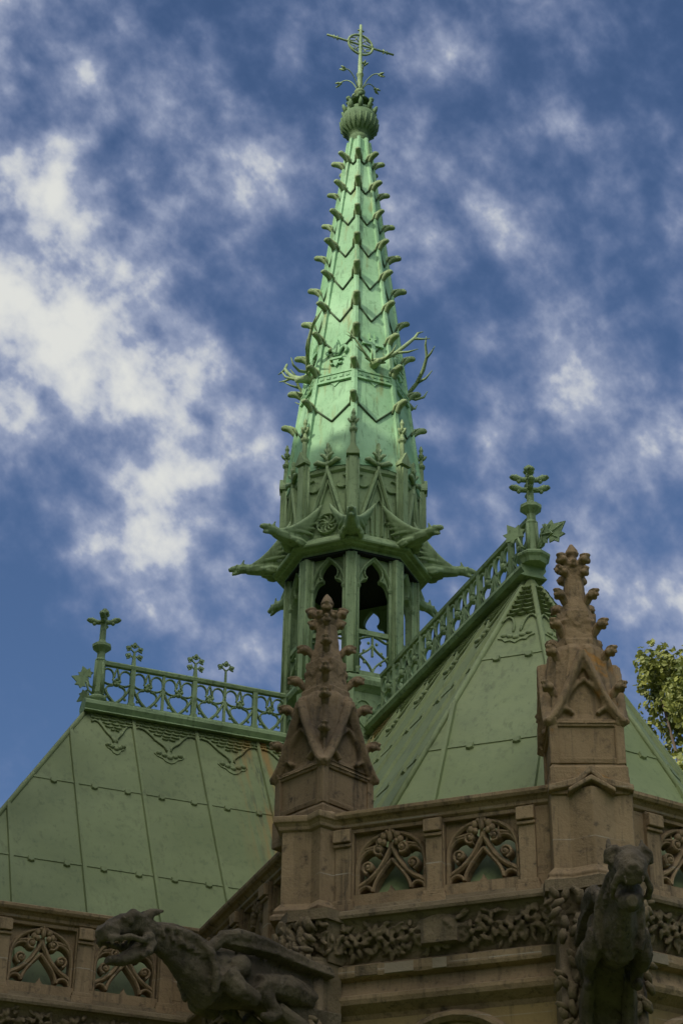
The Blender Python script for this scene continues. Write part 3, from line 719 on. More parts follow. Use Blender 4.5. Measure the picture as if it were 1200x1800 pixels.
# ------------------------------------------------------------------ spire
SP = thing('spire', 'tall green copper spire with crockets, stag antlers and an open belfry over the crossing', 'spire', (0, 0, 12))
KC = 1/cos(pi/8)
def rs(z): return .14+.1205*(23.6-z)
# lower drum and ledge
m = MB(); m.lathe([(.98, 11.3), (.98, 12.2), (.90, 12.3), (.88, 12.98), (.94, 13.03), (.99, 13.06), (1.01, 13.12), (1.0, 13.17), (.93, 13.22), (.86, 13.24)], 8); drum0 = obj('drum_base', m, COPD, SP)
m = MB()
for k in range(8):
    a = k*pi/4; m.M = rotz(a-pi/2) @ M4.Translation((0, .88/KC, 0)) @ M4.Rotation(pi, 4, 'Z')
    for sx in (-1, 1):
        m.bar([(p[0]*sx, p[1]) for p in bez([(-.33, 12.85), (-.3, 12.55), (-.12, 12.5), (0, 12.34)], 8)], .035, -.03, .02)
        m.bar(arc(.14*sx, 12.76, .10, 0, 360, 10), .025, -.025, .02)
    m.bar(arc(0, 12.58, .08, 0, 360, 10), .025, -.025, .02); m.ball((0, -.0, 12.72), .05, 8, 5)
obj('drum_relief', m, COPD, SP)
m = MB()
for k in range(8):
    a = pi/8+k*pi/4; m.M = rotz(a); m.box(.84, .95, -.06, .06, 11.5, 13.02)
obj('drum_pilaster', m, COPD, SP)
# belfry posts
post = None
for k in range(8):
    a = pi/8+k*pi/4
    if post is None:
        m = MB()
        m.slab([(.76, -.05), (.84, -.085), (.92, -.08), (.96, -.045), (.96, .045), (.92, .08), (.84, .085), (.76, .05)], 13.22, 15.09)
        for s in (-1, 1):
            m.lathe([(.024, 13.24), (.024, 15.08)], 6, None, True, (.86, s*.095)); m.lathe([(.022, 13.24), (.022, 15.08)], 6, None, True, (.945, s*.06))
            m.lathe([(.04, 13.24), (.045, 13.3), (.03, 13.34)], 6, None, False, (.86, s*.095)); m.lathe([(.03, 14.56), (.045, 14.6), (.03, 14.64)], 6, None, False, (.86, s*.095))
        post = obj('belfry_post', m, COPD, SP); post.matrix_basis = rotz(a)
    else: copy_part(post, SP, rotz(a))
# arches and railings between the posts
arch = rail = None
AP = .86/KC
for k in range(8):
    a = k*pi/4; Mt = rotz(a+pi/2) @ M4.Translation((0, -AP, 0)); w = .25
    if arch is None:
        m = MB()
        lobe = [(-.255, 14.50)] + bez([(-.235, 14.56), (-.21, 14.70), (-.16, 14.72), (-.105, 14.735)], 6) + [(-.10, 14.765)] + bez([(-.12, 14.775), (-.17, 14.86), (-.11, 14.96), (0, 15.05)], 8)
        poly = [(-.27, 15.09), (-.27, 14.50)] + lobe + [(0, 15.09)]
        m.prism(poly, -.0, .05); m.prism([(-x, z) for x, z in poly], -.0, .05)
        m.bar(lobe, .028, -.035, .06); m.bar(mir(lobe), .028, -.035, .06)
        oa = bez([(-.25, 14.60), (-.24, 14.86), (-.10, 14.98), (0, 15.085)], 8)
        m.bar(oa, .04, -.06, .03); m.bar(mir(oa), .04, -.06, .03)
        arch = obj('belfry_arch', m, COPD, SP); arch.matrix_basis = Mt
        m = MB(); w = .26
        m.box(-w, w, -.03, .03, 13.86, 13.93); m.box(-w, w, -.03, .03, 13.24, 13.30)
        m.bar([(0, 13.3), (0, 13.36)], .03, -.02, .02); m.bar([(0, 13.55), (0, 13.87)], .03, -.02, .02)
        for sx in (-1, 1):
            for q in (bez([(-w, 13.66), (-w+.03, 13.52), (-.03, 13.48), (0, 13.30)], 8), bez([(-w, 13.44), (-.2, 13.6), (-.05, 13.6), (0, 13.74)], 8), bez([(-w, 13.86), (-.22, 13.72), (-.16, 13.84), (-.03, 13.86)], 8)):
                m.bar([(sx*p[0], p[1]) for p in q], .028, -.02, .02)
            for q in ((-.13, 13.62), (-.12, 13.45), (-.19, 13.36), (-.06, 13.75)): m.ball((q[0]*sx, 0, q[1]), .024, 6, 4)
        rail = obj('belfry_railing', m, COPD, SP); rail.matrix_basis = Mt
    else: copy_part(arch, SP, Mt); copy_part(rail, SP, Mt)
m = MB(); m.lathe([(.90, 14.90), (.90, 15.12)], 8); obj('belfry_ceiling', m, DARK, SP, 'black shadowed belfry ceiling') if False else None
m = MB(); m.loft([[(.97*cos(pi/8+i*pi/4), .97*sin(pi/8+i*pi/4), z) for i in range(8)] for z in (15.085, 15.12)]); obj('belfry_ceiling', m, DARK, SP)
m = MB(); m.lathe([(.80, 15.09), (.955, 15.092), (.96, 15.165), (1.05, 15.17), (1.07, 15.185), (1.135, 15.19), (1.15, 15.215), (1.14, 15.25), (1.08, 15.28), (1.05, 15.33), (1.0, 15.38), (.9, 15.4)], 8); obj('cornice', m, COPD, SP, bevel=.006)
# gabled drum
m = MB(); m.lathe([(.96, 15.36), (.955, 16.44), (1.0, 16.47), (1.01, 16.52), (.99, 16.56), (.95, 16.58), (.88, 16.64), (.80, 16.7)], 8); obj('gabled_drum', m, COPD, SP)
for k in range(8):
    a = k*pi/4; m = MB(); m.M = rotz(a+pi/2) @ M4.Translation((0, -.955/KC, 0))
    for sx in (-1, 1):
        m.bar([(sx*.33, 15.37), (0, 16.47)] if sx > 0 else [(-.33, 15.37), (0, 16.47)], .055, -.10, .02)
        m.bar([(sx*.26, 15.40), (0, 16.32)], .03, -.06, .02)
        m.bar(arc(sx*.225, 16.27, .10, 200 if sx > 0 else -20, 340+110 if sx > 0 else -270, 10), .028, -.04, .01)
        m.ball((sx*.34, -.06, 15.5), (.05, .05, .06), 6, 5)
    m.box(-.02, .02, -.09, -.04, 16.44, 16.92)
    for sx in (-1, 1):
        m.tube([(0, -.07, 16.56), (sx*.08, -.09, 16.58), (sx*.15, -.09, 16.62), (sx*.21, -.09, 16.60)], [.03, .035, .04, .02], 6)
        m.tube([(0, -.07, 16.63), (sx*.06, -.10, 16.72), (sx*.10, -.10, 16.74)], [.025, .03, .018], 6); m.tube([(0, -.06, 16.73), (sx*.035, -.09, 16.82)], [.022, .02], 6)
    m.ball((0, -.08, 16.66), (.035, .03, .05), 6, 5); m.ball((0, -.07, 16.9), (.022, .022, .05), 6, 5)
    if k % 2:      # wheel of swirling blades
        c = (0, 15.6); m.bar(arc(c[0], c[1], .155, 0, 360, 20), .03, -.06, .01)
        for q in range(9):
            b = radians(40*q); p = [(c[0]+r*cos(b+dd), c[1]+r*sin(b+dd)) for r, dd in ((.03, 0), (.09, .1), (.135, .5))]
            m.bar(p, .04, -.045, .01)
        m.ball((0, -.02, 15.6), .04, 8, 5)
    else:          # lancets
        for x, z1 in ((-.13, 15.72), (.03, 16.0), (.13, 15.66)):
            m.bar([(x-.045, 15.4), (x-.045, z1-.08), (x, z1), (x+.045, z1-.08), (x+.045, 15.4)], .022, -.045, .01)
        m.bar([(.08, 15.4), (.08, 16.05)], .025, -.06, .01)
    obj('gable', m, COPD, SP)
pier = None
for k in range(8):
    a = pi/8+k*pi/4
    if pier is None:
        m = MB()
        m.box(.90, 1.04, -.075, .075, 15.38, 16.66); m.box(.95, 1.07, -.05, .05, 15.45, 16.60)
        m.M = rotz(0)
        m.add([(.90, -.095, 16.64), (1.09, -.095, 16.64), (1.09, .095, 16.64), (.90, .095, 16.64), (.90, 0, 16.86), (1.09, 0, 16.86), (.90, -.095, 16.68), (1.09, -.095, 16.68), (1.09, .095, 16.68), (.90, .095, 16.68)],
              [(3, 2, 1, 0), (0, 1, 7, 6), (2, 3, 9, 8), (6, 7, 5, 4), (8, 9, 4, 5), (1, 2, 8, 5, 7), (0, 6, 4, 9, 3)])
        m.lathe([(.06, 16.72), (.045, 16.85), (.035, 17.05), (.06, 17.08), (.065, 17.11), (.035, 17.14), (.028, 17.2), (.024, 17.36), (.035, 17.39), (.01, 17.47)], 8, None, False, (1.0, 0))
        for q in range(4):
            b = q*pi/2; m.tube([(1.0, 0, 17.2), (1.0+.05*cos(b), .05*sin(b), 17.25), (1.0+.075*cos(b), .075*sin(b), 17.29)], [.018, .024, .018], 5)
            m.tube([(1.0, 0, 17.26), (1.0+.04*cos(b+.7), .04*sin(b+.7), 17.31)], [.018, .02], 5)
        for s in (-1, 1): m.tube([(.98, s*.08, 15.5), (.98, s*.08, 16.6)], .02, 6)
        pier = obj('corner_pinnacle', m, COPD, SP); pier.matrix_basis = rotz(a)
    else: copy_part(pier, SP, rotz(a))
# copper gargoyles on the cornice corners
def copper_gargoyle():
    m = MB()
    m.tube([(.92, 0, 15.40), (1.15, 0, 15.36), (1.38, 0, 15.33), (1.52, 0, 15.31)], [.12, .13, .10, .07], 8)
    m.tube([(1.45, 0, 15.33), (1.58, 0, 15.33), (1.66, 0, 15.31)], [.07, .075, .06], 8)
    m.tube([(1.62, 0, 15.345), (1.72, 0, 15.325), (1.78, 0, 15.30)], [.055, .045, .03], 8); m.tube([(1.60, 0, 15.29), (1.68, 0, 15.25), (1.73, 0, 15.23)], [.04, .03, .02], 6)
    for s in (-1, 1):
        m.tube([(1.58, s*.045, 15.38), (1.56, s*.06, 15.45)], [.025, .012], 5); m.ball((1.66, s*.05, 15.355), .022, 6, 5)
        for q in range(6):
            m.tube([(1.42-.03*q, s*(.07+.012*q), 15.37+.014*q), (1.25-.035*q, s*(.12+.02*q), 15.41+.044*q+.02*(q%2)), (1.08-.02*q, s*(.16+.025*q), 15.43+.068*q), (.93, s*(.17+.03*q), 15.45+.085*q)], [.03, .036, .036, .02], 6, .75)
        m.tube([(1.3, s*.08, 15.28), (1.15, s*.13, 15.27), (1.02, s*.12, 15.26)], [.04, .055, .05], 6)
        m.tube([(1.02, s*.12, 15.27), (1.14, s*.13, 15.22), (1.22, s*.13, 15.235)], [.04, .035, .03], 6)
    return remesh(m, .014, 1)
gme = copper_gargoyle(); gg = None
for k in range(8):
    a = pi/8+k*pi/4
    if gg is None: gg = obj('gargoyle', gme, COPD, SP); gg.matrix_basis = rotz(a)
    else: copy_part(gg, SP, rotz(a))

# spire shell: overlapping pointed sheets
m = MB(); m.lathe([(rs(16.6)-.005, 16.6), (rs(23.5)-.005, 23.5)], 8); shell = None
TZ = [17.72+.66*k for k in range(9)]
for k in range(8):
    a = k*pi/4; c, s = cos(a), sin(a); nx = V((c, s, 0)); tx = V((-s, c, 0))
    def P(z, t, off): r = rs(z); return nx*(r/KC+off) + tx*(t*r*sin(pi/8)) + V((0, 0, z))
    zz = [16.6-.0] + TZ
    for i in range(len(TZ)+1):
        zb = TZ[i] if i < len(TZ) else 23.45
        zprev = TZ[i-1] if i else 16.5
        zt = zb+.06; zv = zb-.30-.02*(8-min(i, 8))*.3
        # sheet i covers from the V of the sheet above down to its own V at zprev
        z0 = zprev; v0 = (zprev-.32*min(1, rs(zprev)/.55)) if i else 16.55
        o0, o1 = .026, .004
        A = [P(z0, -1, o0), P(v0, 0, o0), P(z0, 1, o0), P(zt, 1, o1), P(zt, 0, o1), P(zt, -1, o1)]
        Bk = [P(z0, -1, -.01), P(v0, 0, -.01), P(z0, 1, -.01), P(zt, 1, -.01), P(zt, 0, -.01), P(zt, -1, -.01)]
        m.add(A+Bk, [(0, 1, 4, 5), (1, 2, 3, 4), (0, 6, 7, 1), (1, 7, 8, 2), (2, 8, 9, 3), (3, 9, 10, 4), (4, 10, 11, 5), (5, 11, 6, 0)])

for k in range(8):
    for i in range(len(TZ)):
        if i == 1: continue
        a = k*pi/4; c, s = cos(a), sin(a); nx = V((c, s, 0)); tx = V((-s, c, 0)); zp = TZ[i]; v0 = zp-.32*min(1, rs(zp)/.55)
        def P(z, t, off): r = rs(z); return nx*(r/KC+off) + tx*(t*r*sin(pi/8)) + V((0, 0, z))
        m.cur = 1
        for sx in (-1, 1): m.tube([P(zp-.012, sx*.95, .02), P(v0-.012, 0, .02)], .016, 5)
        m.cur = 0
sh_ = obj('spire_shell', m, COP, SP); sh_.data.materials.append(COPS)
ribme = None
for k in range(8):
    a = pi/8+k*pi/4; m = MB(); m.M = rotz(a)
    def ring(z, w, o): r = rs(z)+o; return [(r-.05, -w*1.15, z), (r+.040, -w*1.1, z), (r+.052, 0, z), (r+.040, w*1.1, z), (r-.05, w*1.15, z)]
    if ribme is None: 
        m.M = M4(); m.loft([ring(16.6, .045, .0), ring(20.5, .036, .0), ring(23.5, .026, .0)]); 
        ribme = obj('rib', m, COP, SP); ribme.matrix_basis = rotz(a)
    else: copy_part(ribme, SP, rotz(a))
# crockets
cm = MB()
cm.tube([(-.02, 0, -.10), (.02, 0, -.05), (.06, 0, .0), (.11, 0, .03), (.165, 0, .035), (.20, 0, .02)], [.03, .036, .045, .048, .046, .03], 8, 1.15)
cm.ball((.155, 0, .045), (.062, .058, .022), 8, 5); cm.ball((.19, 0, .03), (.03, .045, .03), 8, 5)
for s in (-1, 1):
    cm.tube([(.10, s*.03, .05), (.02, s*.055, .01), (-.02, s*.06, -.10)], [.02, .02, .014], 5)
crm = cm.mesh('crocket'); crk = None
for k in range(8):
    for i, z in enumerate(TZ):
        sc = 1.0 if i < 6 else .92
        mt = rotz(pi/8+k*pi/4) @ M4.Translation((rs(z)+.03, 0, z)) @ M4.Rotation(radians(((k*37+i*53) % 11-5)*1.3), 4, 'Y') @ M4.Rotation(radians(((k*29+i*17) % 9-4)*1.6), 4, 'Z') @ M4.Scale(sc*(.93+((k*13+i*7) % 8)*.018), 4)
        if crk is None: crk = obj('crocket', crm, COPD, SP); crk.matrix_basis = mt
        else: copy_part(crk, SP, mt)
# band with dashes, fleur-de-lis, crosses, stag heads
m = MB()
def oring(z, o): r = rs(z)+o; return [(r*cos(pi/8+i*pi/4), r*sin(pi/8+i*pi/4), z) for i in range(8)]
m.loft([oring(18.14, .02), oring(18.15, .055), oring(18.18, .055), oring(18.19, .04), oring(18.28, .04), oring(18.29, .055), oring(18.32, .055), oring(18.34, .02)])
for k in range(8):
    for j in range(5):
        r = (rs(18.23)+.04)/KC; m.M = rotz(k*pi/4) @ M4.Translation((r, 0, 0)); x = (j-2)*.105; m.box(-.01, .014, x-.028, x+.028, 18.215, 18.255)
m.M = M4(); obj('band', m, COP, SP)
tilt = math.atan(.1205/KC)
def faceM(k, z, off=.03): return rotz(k*pi/4) @ M4.Translation((rs(z)/KC+off, 0, z)) @ M4.Rotation(-tilt, 4, 'Y') @ rotz(pi/2)
fd = cr_ = None
for k in range(8):
    if k % 2:
        if fd is None:
            m = MB()
            lens = [(0, .0), (.045, .12), (.05, .2), (.025, .3), (0, .38), (-.025, .3), (-.05, .2), (-.045, .12)]
            m.prism(lens, -.03, .02); m.tube([(0, -.035, .02), (0, -.04, .34)], .010, 5)
            for s in (-1, 1):
                q = bez([(.02, .02), (.05, .22), (.17, .24), (.19, .12), (.13, .06)], 12); m.tube([(s*x, -.015, z) for x, z in q], [.022, .026, .03, .032, .034, .034, .032, .03, .028, .026, .024, .022, .018], 6)
                q = bez([(.02, -.09), (.07, -.16), (.09, -.10)], 6); m.tube([(s*x, -.012, z) for x, z in q], .018, 6)
            m.box(-.1, .1, -.035, .02, -.045, -.01); m.prism([(-.05, -.06), (.05, -.06), (.03, -.14), (0, -.19), (-.03, -.14)], -.025, .02)
            fd = obj('fleur_de_lis', m, COP, SP); fd.matrix_basis = faceM(k, 18.62)
        else: copy_part(fd, SP, faceM(k, 18.62))
    else:
        if cr_ is None:
            m = MB(); m.box(-.03, .03, -.03, .02, -.16, .34); m.box(-.17, .17, -.028, .02, .2, .25); m.box(-.05, -.03, -.015, .02, .33, .45); m.box(.04, .06, -.015, .02, .33, .45)
            cr_ = obj('cross_relief', m, COP, SP); cr_.matrix_basis = faceM(k, 18.66)
        else: copy_part(cr_, SP, faceM(k, 18.66))
hm = MB()     # head: x to the right of the face, -y outward
hm.tube([(0, .03, .06), (0, -.08, .05), (0, -.17, .0), (0, -.24, -.05)], [.07, .075, .055, .036], 8)
for s in (-1, 1): hm.tube([(s*.05, -.06, .08), (s*.13, -.08, .10), (s*.17, -.09, .09)], [.02, .03, .01], 6); hm.ball((s*.05, -.13, .05), .016, 6, 4)
head_me = remesh(hm, .012, 1)
am = MB()
am.tube([(.03, -.05, .10), (.14, -.12, .14), (.30, -.20, .24), (.45, -.26, .40), (.58, -.28, .56), (.66, -.24, .72), (.76, -.22, .80)], [.038, .034, .032, .030, .024, .018, .007], 7)
am.tube([(.08, -.09, .12), (.12, -.24, .06), (.17, -.36, .09), (.20, -.42, .19)], [.026, .024, .018, .006], 6)
am.tube([(.30, -.20, .24), (.46, -.28, .24), (.60, -.33, .30)], [.024, .018, .006], 6)
am.tube([(.56, -.28, .54), (.70, -.30, .56), (.82, -.31, .60)], [.022, .016, .006], 6)
ant_me = am.mesh('antler'); sh = None
am2 = MB(); am2.v = [V((-p.x, p.y, p.z)) for p in am.v]; am2.f = am.f; am2.sm = am.sm; ant2 = am2.mesh('antler')
for k in range(0, 8, 2):
    mt = faceM(k, 18.42, .02)
    if sh is None:
        sh = obj('stag_head', head_me, COPD, SP); sh.matrix_basis = mt; h = sh
        A1 = obj('antler', ant_me, COPD, sh); A2 = obj('antler', ant2, COPD, sh)
    else:
        h = copy_part(sh, SP, mt); k2 = .6 if k == 0 else 1.0; copy_part(A1, h, M4.Scale(k2, 4)); copy_part(A2, h, M4.Scale(.62 if k == 6 else k2, 4))
# knob, crown, flowers and cross
m = MB()
m.lathe([(.14, 23.4), (.15, 23.5), (.17, 23.55), (.17, 23.6), (.15, 23.64), (.2, 23.68), (.28, 23.76), (.32, 23.88), (.32, 23.98), (.28, 24.08), (.24, 24.12), (.24, 24.18), (.12, 24.2), (.08, 24.25), (.07, 24.4)], 16, None, True)
for q in range(20): b = 2*pi*q/20; m.tube([(.21*cos(b), .21*sin(b), 23.7), (.30*cos(b), .30*sin(b), 23.8), (.325*cos(b), .325*sin(b), 23.95)], [.015, .022, .012], 5)
for q in range(8): b = pi/8+q*pi/4; m.tube([(.145*cos(b), .145*sin(b), 23.3), (.15*cos(b), .15*sin(b), 23.56)], .02, 5)
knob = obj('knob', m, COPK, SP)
m = MB()
for q in range(10):
    b = 2*pi*q/10; m.M = rotz(b)
    m.tube([(.24, 0, 24.08), (.27, 0, 24.2), (.30, 0, 24.26)], [.03, .04, .02], 6)
    if q % 2: m.tube([(.22, 0, 24.1), (.20, 0, 24.3), (.19, 0, 24.42)], [.025, .02, .015], 6); m.ball((.2, 0, 24.44), (.05, .05, .05), 6, 5); m.ball((.2, .05, 24.38), .03, 6, 4); m.ball((.2, -.05, 24.38), .03, 6, 4)
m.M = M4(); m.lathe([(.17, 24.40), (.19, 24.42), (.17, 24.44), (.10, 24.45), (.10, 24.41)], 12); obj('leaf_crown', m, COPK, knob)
m = MB()
m.lathe([(.06, 24.2), (.055, 24.6), (.09, 24.63), (.095, 24.67), (.05, 24.72), (.045, 25.02), (.06, 25.04), (.06, 25.08), (.04, 25.1), (.032, 25.5), (.03, 26.05), (.022, 26.24)], 10, None, True)
pole = obj('pole', m, COPD, SP)
for q in range(6):
    b = radians(20+60*q); m = MB(); m.M = rotz(b); hi = .0
    p = bez([(.04, 0, 24.7), (.12, 0, 24.98), (.25, 0, 25.05), (.34, 0, 24.98)], 8); m.tube(p, .010, 5)
    m.ball((.345, 0, 24.965), .028, 6, 5)
    for j in range(4):
        c = j*pi/2; m.tube([(.35, 0, 24.96), (.385+.01*cos(c), .03*sin(c), 24.955+.03*cos(c)), (.43, .05*sin(c), 24.94+.05*cos(c))], [.016, .022, .008], 5)
    obj('flower_stem', m, COPD, pole)
m = MB(); cz = 25.77
ring = [(.225*cos(2*pi*i/24), 0, cz+.225*sin(2*pi*i/24)) for i in range(25)]; m.tube(ring, .022, 6, up=(0, 1, 0))
m.tube([(-.62, 0, cz), (-.2, 0, cz), (.2, 0, cz), (.62, 0, cz)], .02, 6)
for sx in (-1, 1):
    for sz in (-1, 1):
        m.tube([(sx*.03, 0, cz+sz*.05), (sx*.1, 0, cz+sz*.14), (sx*.2, 0, cz+sz*.10)], .012, 5); m.tube([(sx*.2, 0, cz+sz*.03), (sx*.1, 0, cz+sz*.07), (sx*.05, 0, cz+sz*.18)], .010, 5)
    m.tube([(sx*.42, 0, cz-.05), (sx*.46, 0, cz), (sx*.42, 0, cz+.05)], .012, 5); m.tube([(sx*.50, 0, cz-.04), (sx*.46, 0, cz), (sx*.50, 0, cz+.04)], .010, 5)
m.tube([(-.05, 0, 26.1), (0, 0, 26.13), (.06, 0, 26.1)], .016, 5)
obj('wheel_cross', m, COPD, SP)

# ------------------------------------------------------------------ stone pinnacles
def pinnacle(label, p, an, group):
    t = thing('pinnacle', label, 'pinnacle', (p[0], p[1], 8.57), group)
    A = radians(an); out = V((cos(A), sin(A), 0)); bk_ = .36 if an < 230 else .2
    F0 = frame((p[0]+h_.x*bk_, p[1]+h_.y*bk_, 8.57), (-sin(A), cos(A), 0), -out, (0, 0, 1))
    hw = .34; FP = F0 @ M4.Translation((0, 0, .515-.63*1.1)) @ M4.Diagonal((1, 1, 1.1, 1))
    m = MB(); m.M = F0
    m.slab([(-hw-.012, -hw-.012), (hw+.012, -hw-.012), (hw+.012, hw+.012), (-hw-.012, hw+.012)], -.16, .10)
    m.loft([[(-x, -x, z), (x, -x, z), (x, x, z), (-x, x, z)] for x, z in ((hw+.012, .10), (hw-.02, .15))])
    m.slab([(-hw+.025, -hw+.025), (hw-.025, -hw+.025), (hw-.025, hw-.025), (-hw+.025, hw-.025)], .14, .60)
    for k in range(4):
        m.M = F0 @ rotz(k*pi/2)
        m.box(-hw, -hw+.075, -hw, -hw+.075, .14, .58)
        m.box(-hw+.075, hw-.075, -hw, -hw+.03, .51, .58); m.prism([(-hw+.075, .14), (hw-.075, .14), (hw-.075, .2), (-hw+.075, .2)], -hw, -hw+.03)
    m.M = F0; obj('shaft', m  , LICH if an > 230 else STONEP, t, bevel=.01)
    # gabled stage
    for k in range(4):
        m = MB(); m.M = FP @ rotz(k*pi/2)
        og = bez([(-.36, .65), (-.24, .72), (-.13, 1.0), (0, 1.32)], 9)
        poly = og + [(-x, z) for x, z in og[::-1][1:]]
        m.prism(poly, -hw+.05, -.0)
        for q in (og, mir(og)): m.bar(q, .09, -hw-.055, -hw+.07)
        ar = bez([(-.17, .78), (-.17, .95), (-.08, .98), (0, 1.07)], 7); m.bar(ar, .034, -hw-.01, -hw+.07); m.bar(mir(ar), .034, -hw-.01, -hw+.07)
        for sx in (-1, 1):
            q = [(sx*x, z) for x, z in bez([(-.31, .69), (-.26, .80), (-.16, .82), (-.11, .74)], 8)]; m.bar(q, .04, -hw-.02, -hw+.07)
        for z, w in ((1.12, .045), (1.19, .03)): m.bar([(-w, z), (0, z+.07), (w, z)], .024, -hw-.01, -hw+.07)
        obj('gable', remesh(m, .012, 0, .006)  , LICH if an > 230 else STONEP, t)
    # corner shields that sweep from a point at the corner to the gable tops, then the spirelet
    m = MB()
    RZ = [(.60, .47, .012), (.68, .445, .05), (.8, .41, .10), (.95, .375, .14), (1.1, .35, .17), (1.25, .32, .185), (1.38, .295, .18), (1.43, .275, .15)]
    for k in range(4):
        m.M = FP @ rotz(k*pi/2+pi/4)
        rings = []
        for z, R, w in RZ:
            rings.append([(R-.14, -w*.9, z), (R-.055, -w, z), (R-.012, -w*.72, z), (R-.02, -w*.55, z), (R+.0, 0, z), (R-.02, w*.55, z), (R-.012, w*.72, z), (R-.055, w, z), (R-.14, w*.9, z)])
        m.loft(rings)
        for z0, R0, z1, R1 in ((1.16, .33, 1.36, .30), (.72, .43, .98, .37)): m.tube([(R0, 0, z0), (R1+.012, 0, z1)], [.012, .022], 6)
    m.M = FP
    def sq(h, z, c=.3): k = h*(1-c); return [(-h, -k, z), (-k, -h, z), (k, -h, z), (h, -k, z), (h, k, z), (k, h, z), (-k, h, z), (-h, k, z)]
    m.loft([sq(.33, .64), sq(.26, .85), sq(.225, 1.1), sq(.205, 1.37), sq(.20, 1.42), sq(.185, 1.44), sq(.17, 1.66), sq(.185, 1.70), sq(.165, 1.73), sq(.105, 1.96), sq(.088, 2.2)])
    for z, w in ((1.46, .18), (1.75, .15)):
        for k in range(4):
            m.M = FP @ rotz(k*pi/2); m.prism([(-w*.75, z-.0), (0, z-.12), (w*.75, z), (w*.7, z+.05), (-w*.7, z+.05)], -w-.035, -w+.05)
    m.M = FP
    obj('spirelet', remesh(m, .012, 0, .008), LICH if an > 230 else STONEP, t)
    ck = MB()
    ck.tube([(-.03, 0, -.11), (.02, 0, -.05), (.06, 0, .0), (.12, 0, .02), (.175, 0, .01)], [.025, .04, .045, .05, .035], 8, 1.1); ck.ball((.11, .045, .0), .034, 6, 5); ck.ball((.11, -.045, .0), .034, 6, 5); ck.ball((.13, 0, .055), (.075, .055, .018), 6, 5); ck.ball((.19, 0, .04), (.03, .04, .022), 6, 5); ck.ball((.19, 0, -.01), .022, 6, 5)
    cme = remesh(ck, .011, 1, .006)
    c0 = None
    for z, r in ((.98, .37), (1.34, .29), (1.63, .21), (1.95, .125)):
        for k in range(4):
            mt = FP @ rotz(k*pi/2+pi/4) @ M4.Translation((r, 0, z)) @ M4.Scale(.86, 4) @ M4.Rotation(((k*7+int(z*50)) % 5-2)*.06, 4, 'X')
            if c0 is None: c0 = obj('crocket', cme  , LICH if an > 230 else STONEP, t); c0.matrix_basis = mt
            else: copy_part(c0, t, mt)
    m = MB(); m.M = FP
    m.lathe([(.085, 2.1), (.08, 2.2), (.10, 2.25), (.09, 2.29), (.065, 2.36), (.05, 2.41), (.075, 2.44), (.06, 2.48), (.035, 2.52), (.012, 2.55)], 8, None, False)
    for k in range(8):
        dg = k % 2 == 0
        for z, r, s_ in (((2.34, .17, 1.0), (2.22, .15, .85)) if dg else ((2.30, .10, .7),)):
            m.M = FP @ rotz(k*pi/4+pi/4)
            m.tube([(.04, 0, z-.07), (r*.55, 0, z-.03), (r*.85, 0, z+.0), (r+.03, 0, z-.005)], [.04, .042*s_, .05*s_, .03*s_], 7)
            m.ball((r, .035*s_, z-.01), .03*s_, 6, 5); m.ball((r, -.035*s_, z-.01), .03*s_, 6, 5); m.ball((r*.9, 0, z+.045*s_), (.06*s_, .05*s_, .016), 6, 4); m.ball((r+.035, 0, z+.03*s_), (.024*s_, .035*s_, .018), 6, 4)
    m2 = remesh(m, .011, 1, .007); obj('finial', m2  , LICH if an > 230 else STONEP, t)
    return t
pinnacle('weathered brownstone pinnacle set corner-on in front of the belfry, left of the two', P1, 202.5, 'stone parapet pinnacles')
pinnacle('brownstone pinnacle seen face-on with orange lichen before the right apse roof', P2, 247.5, 'stone parapet pinnacles')

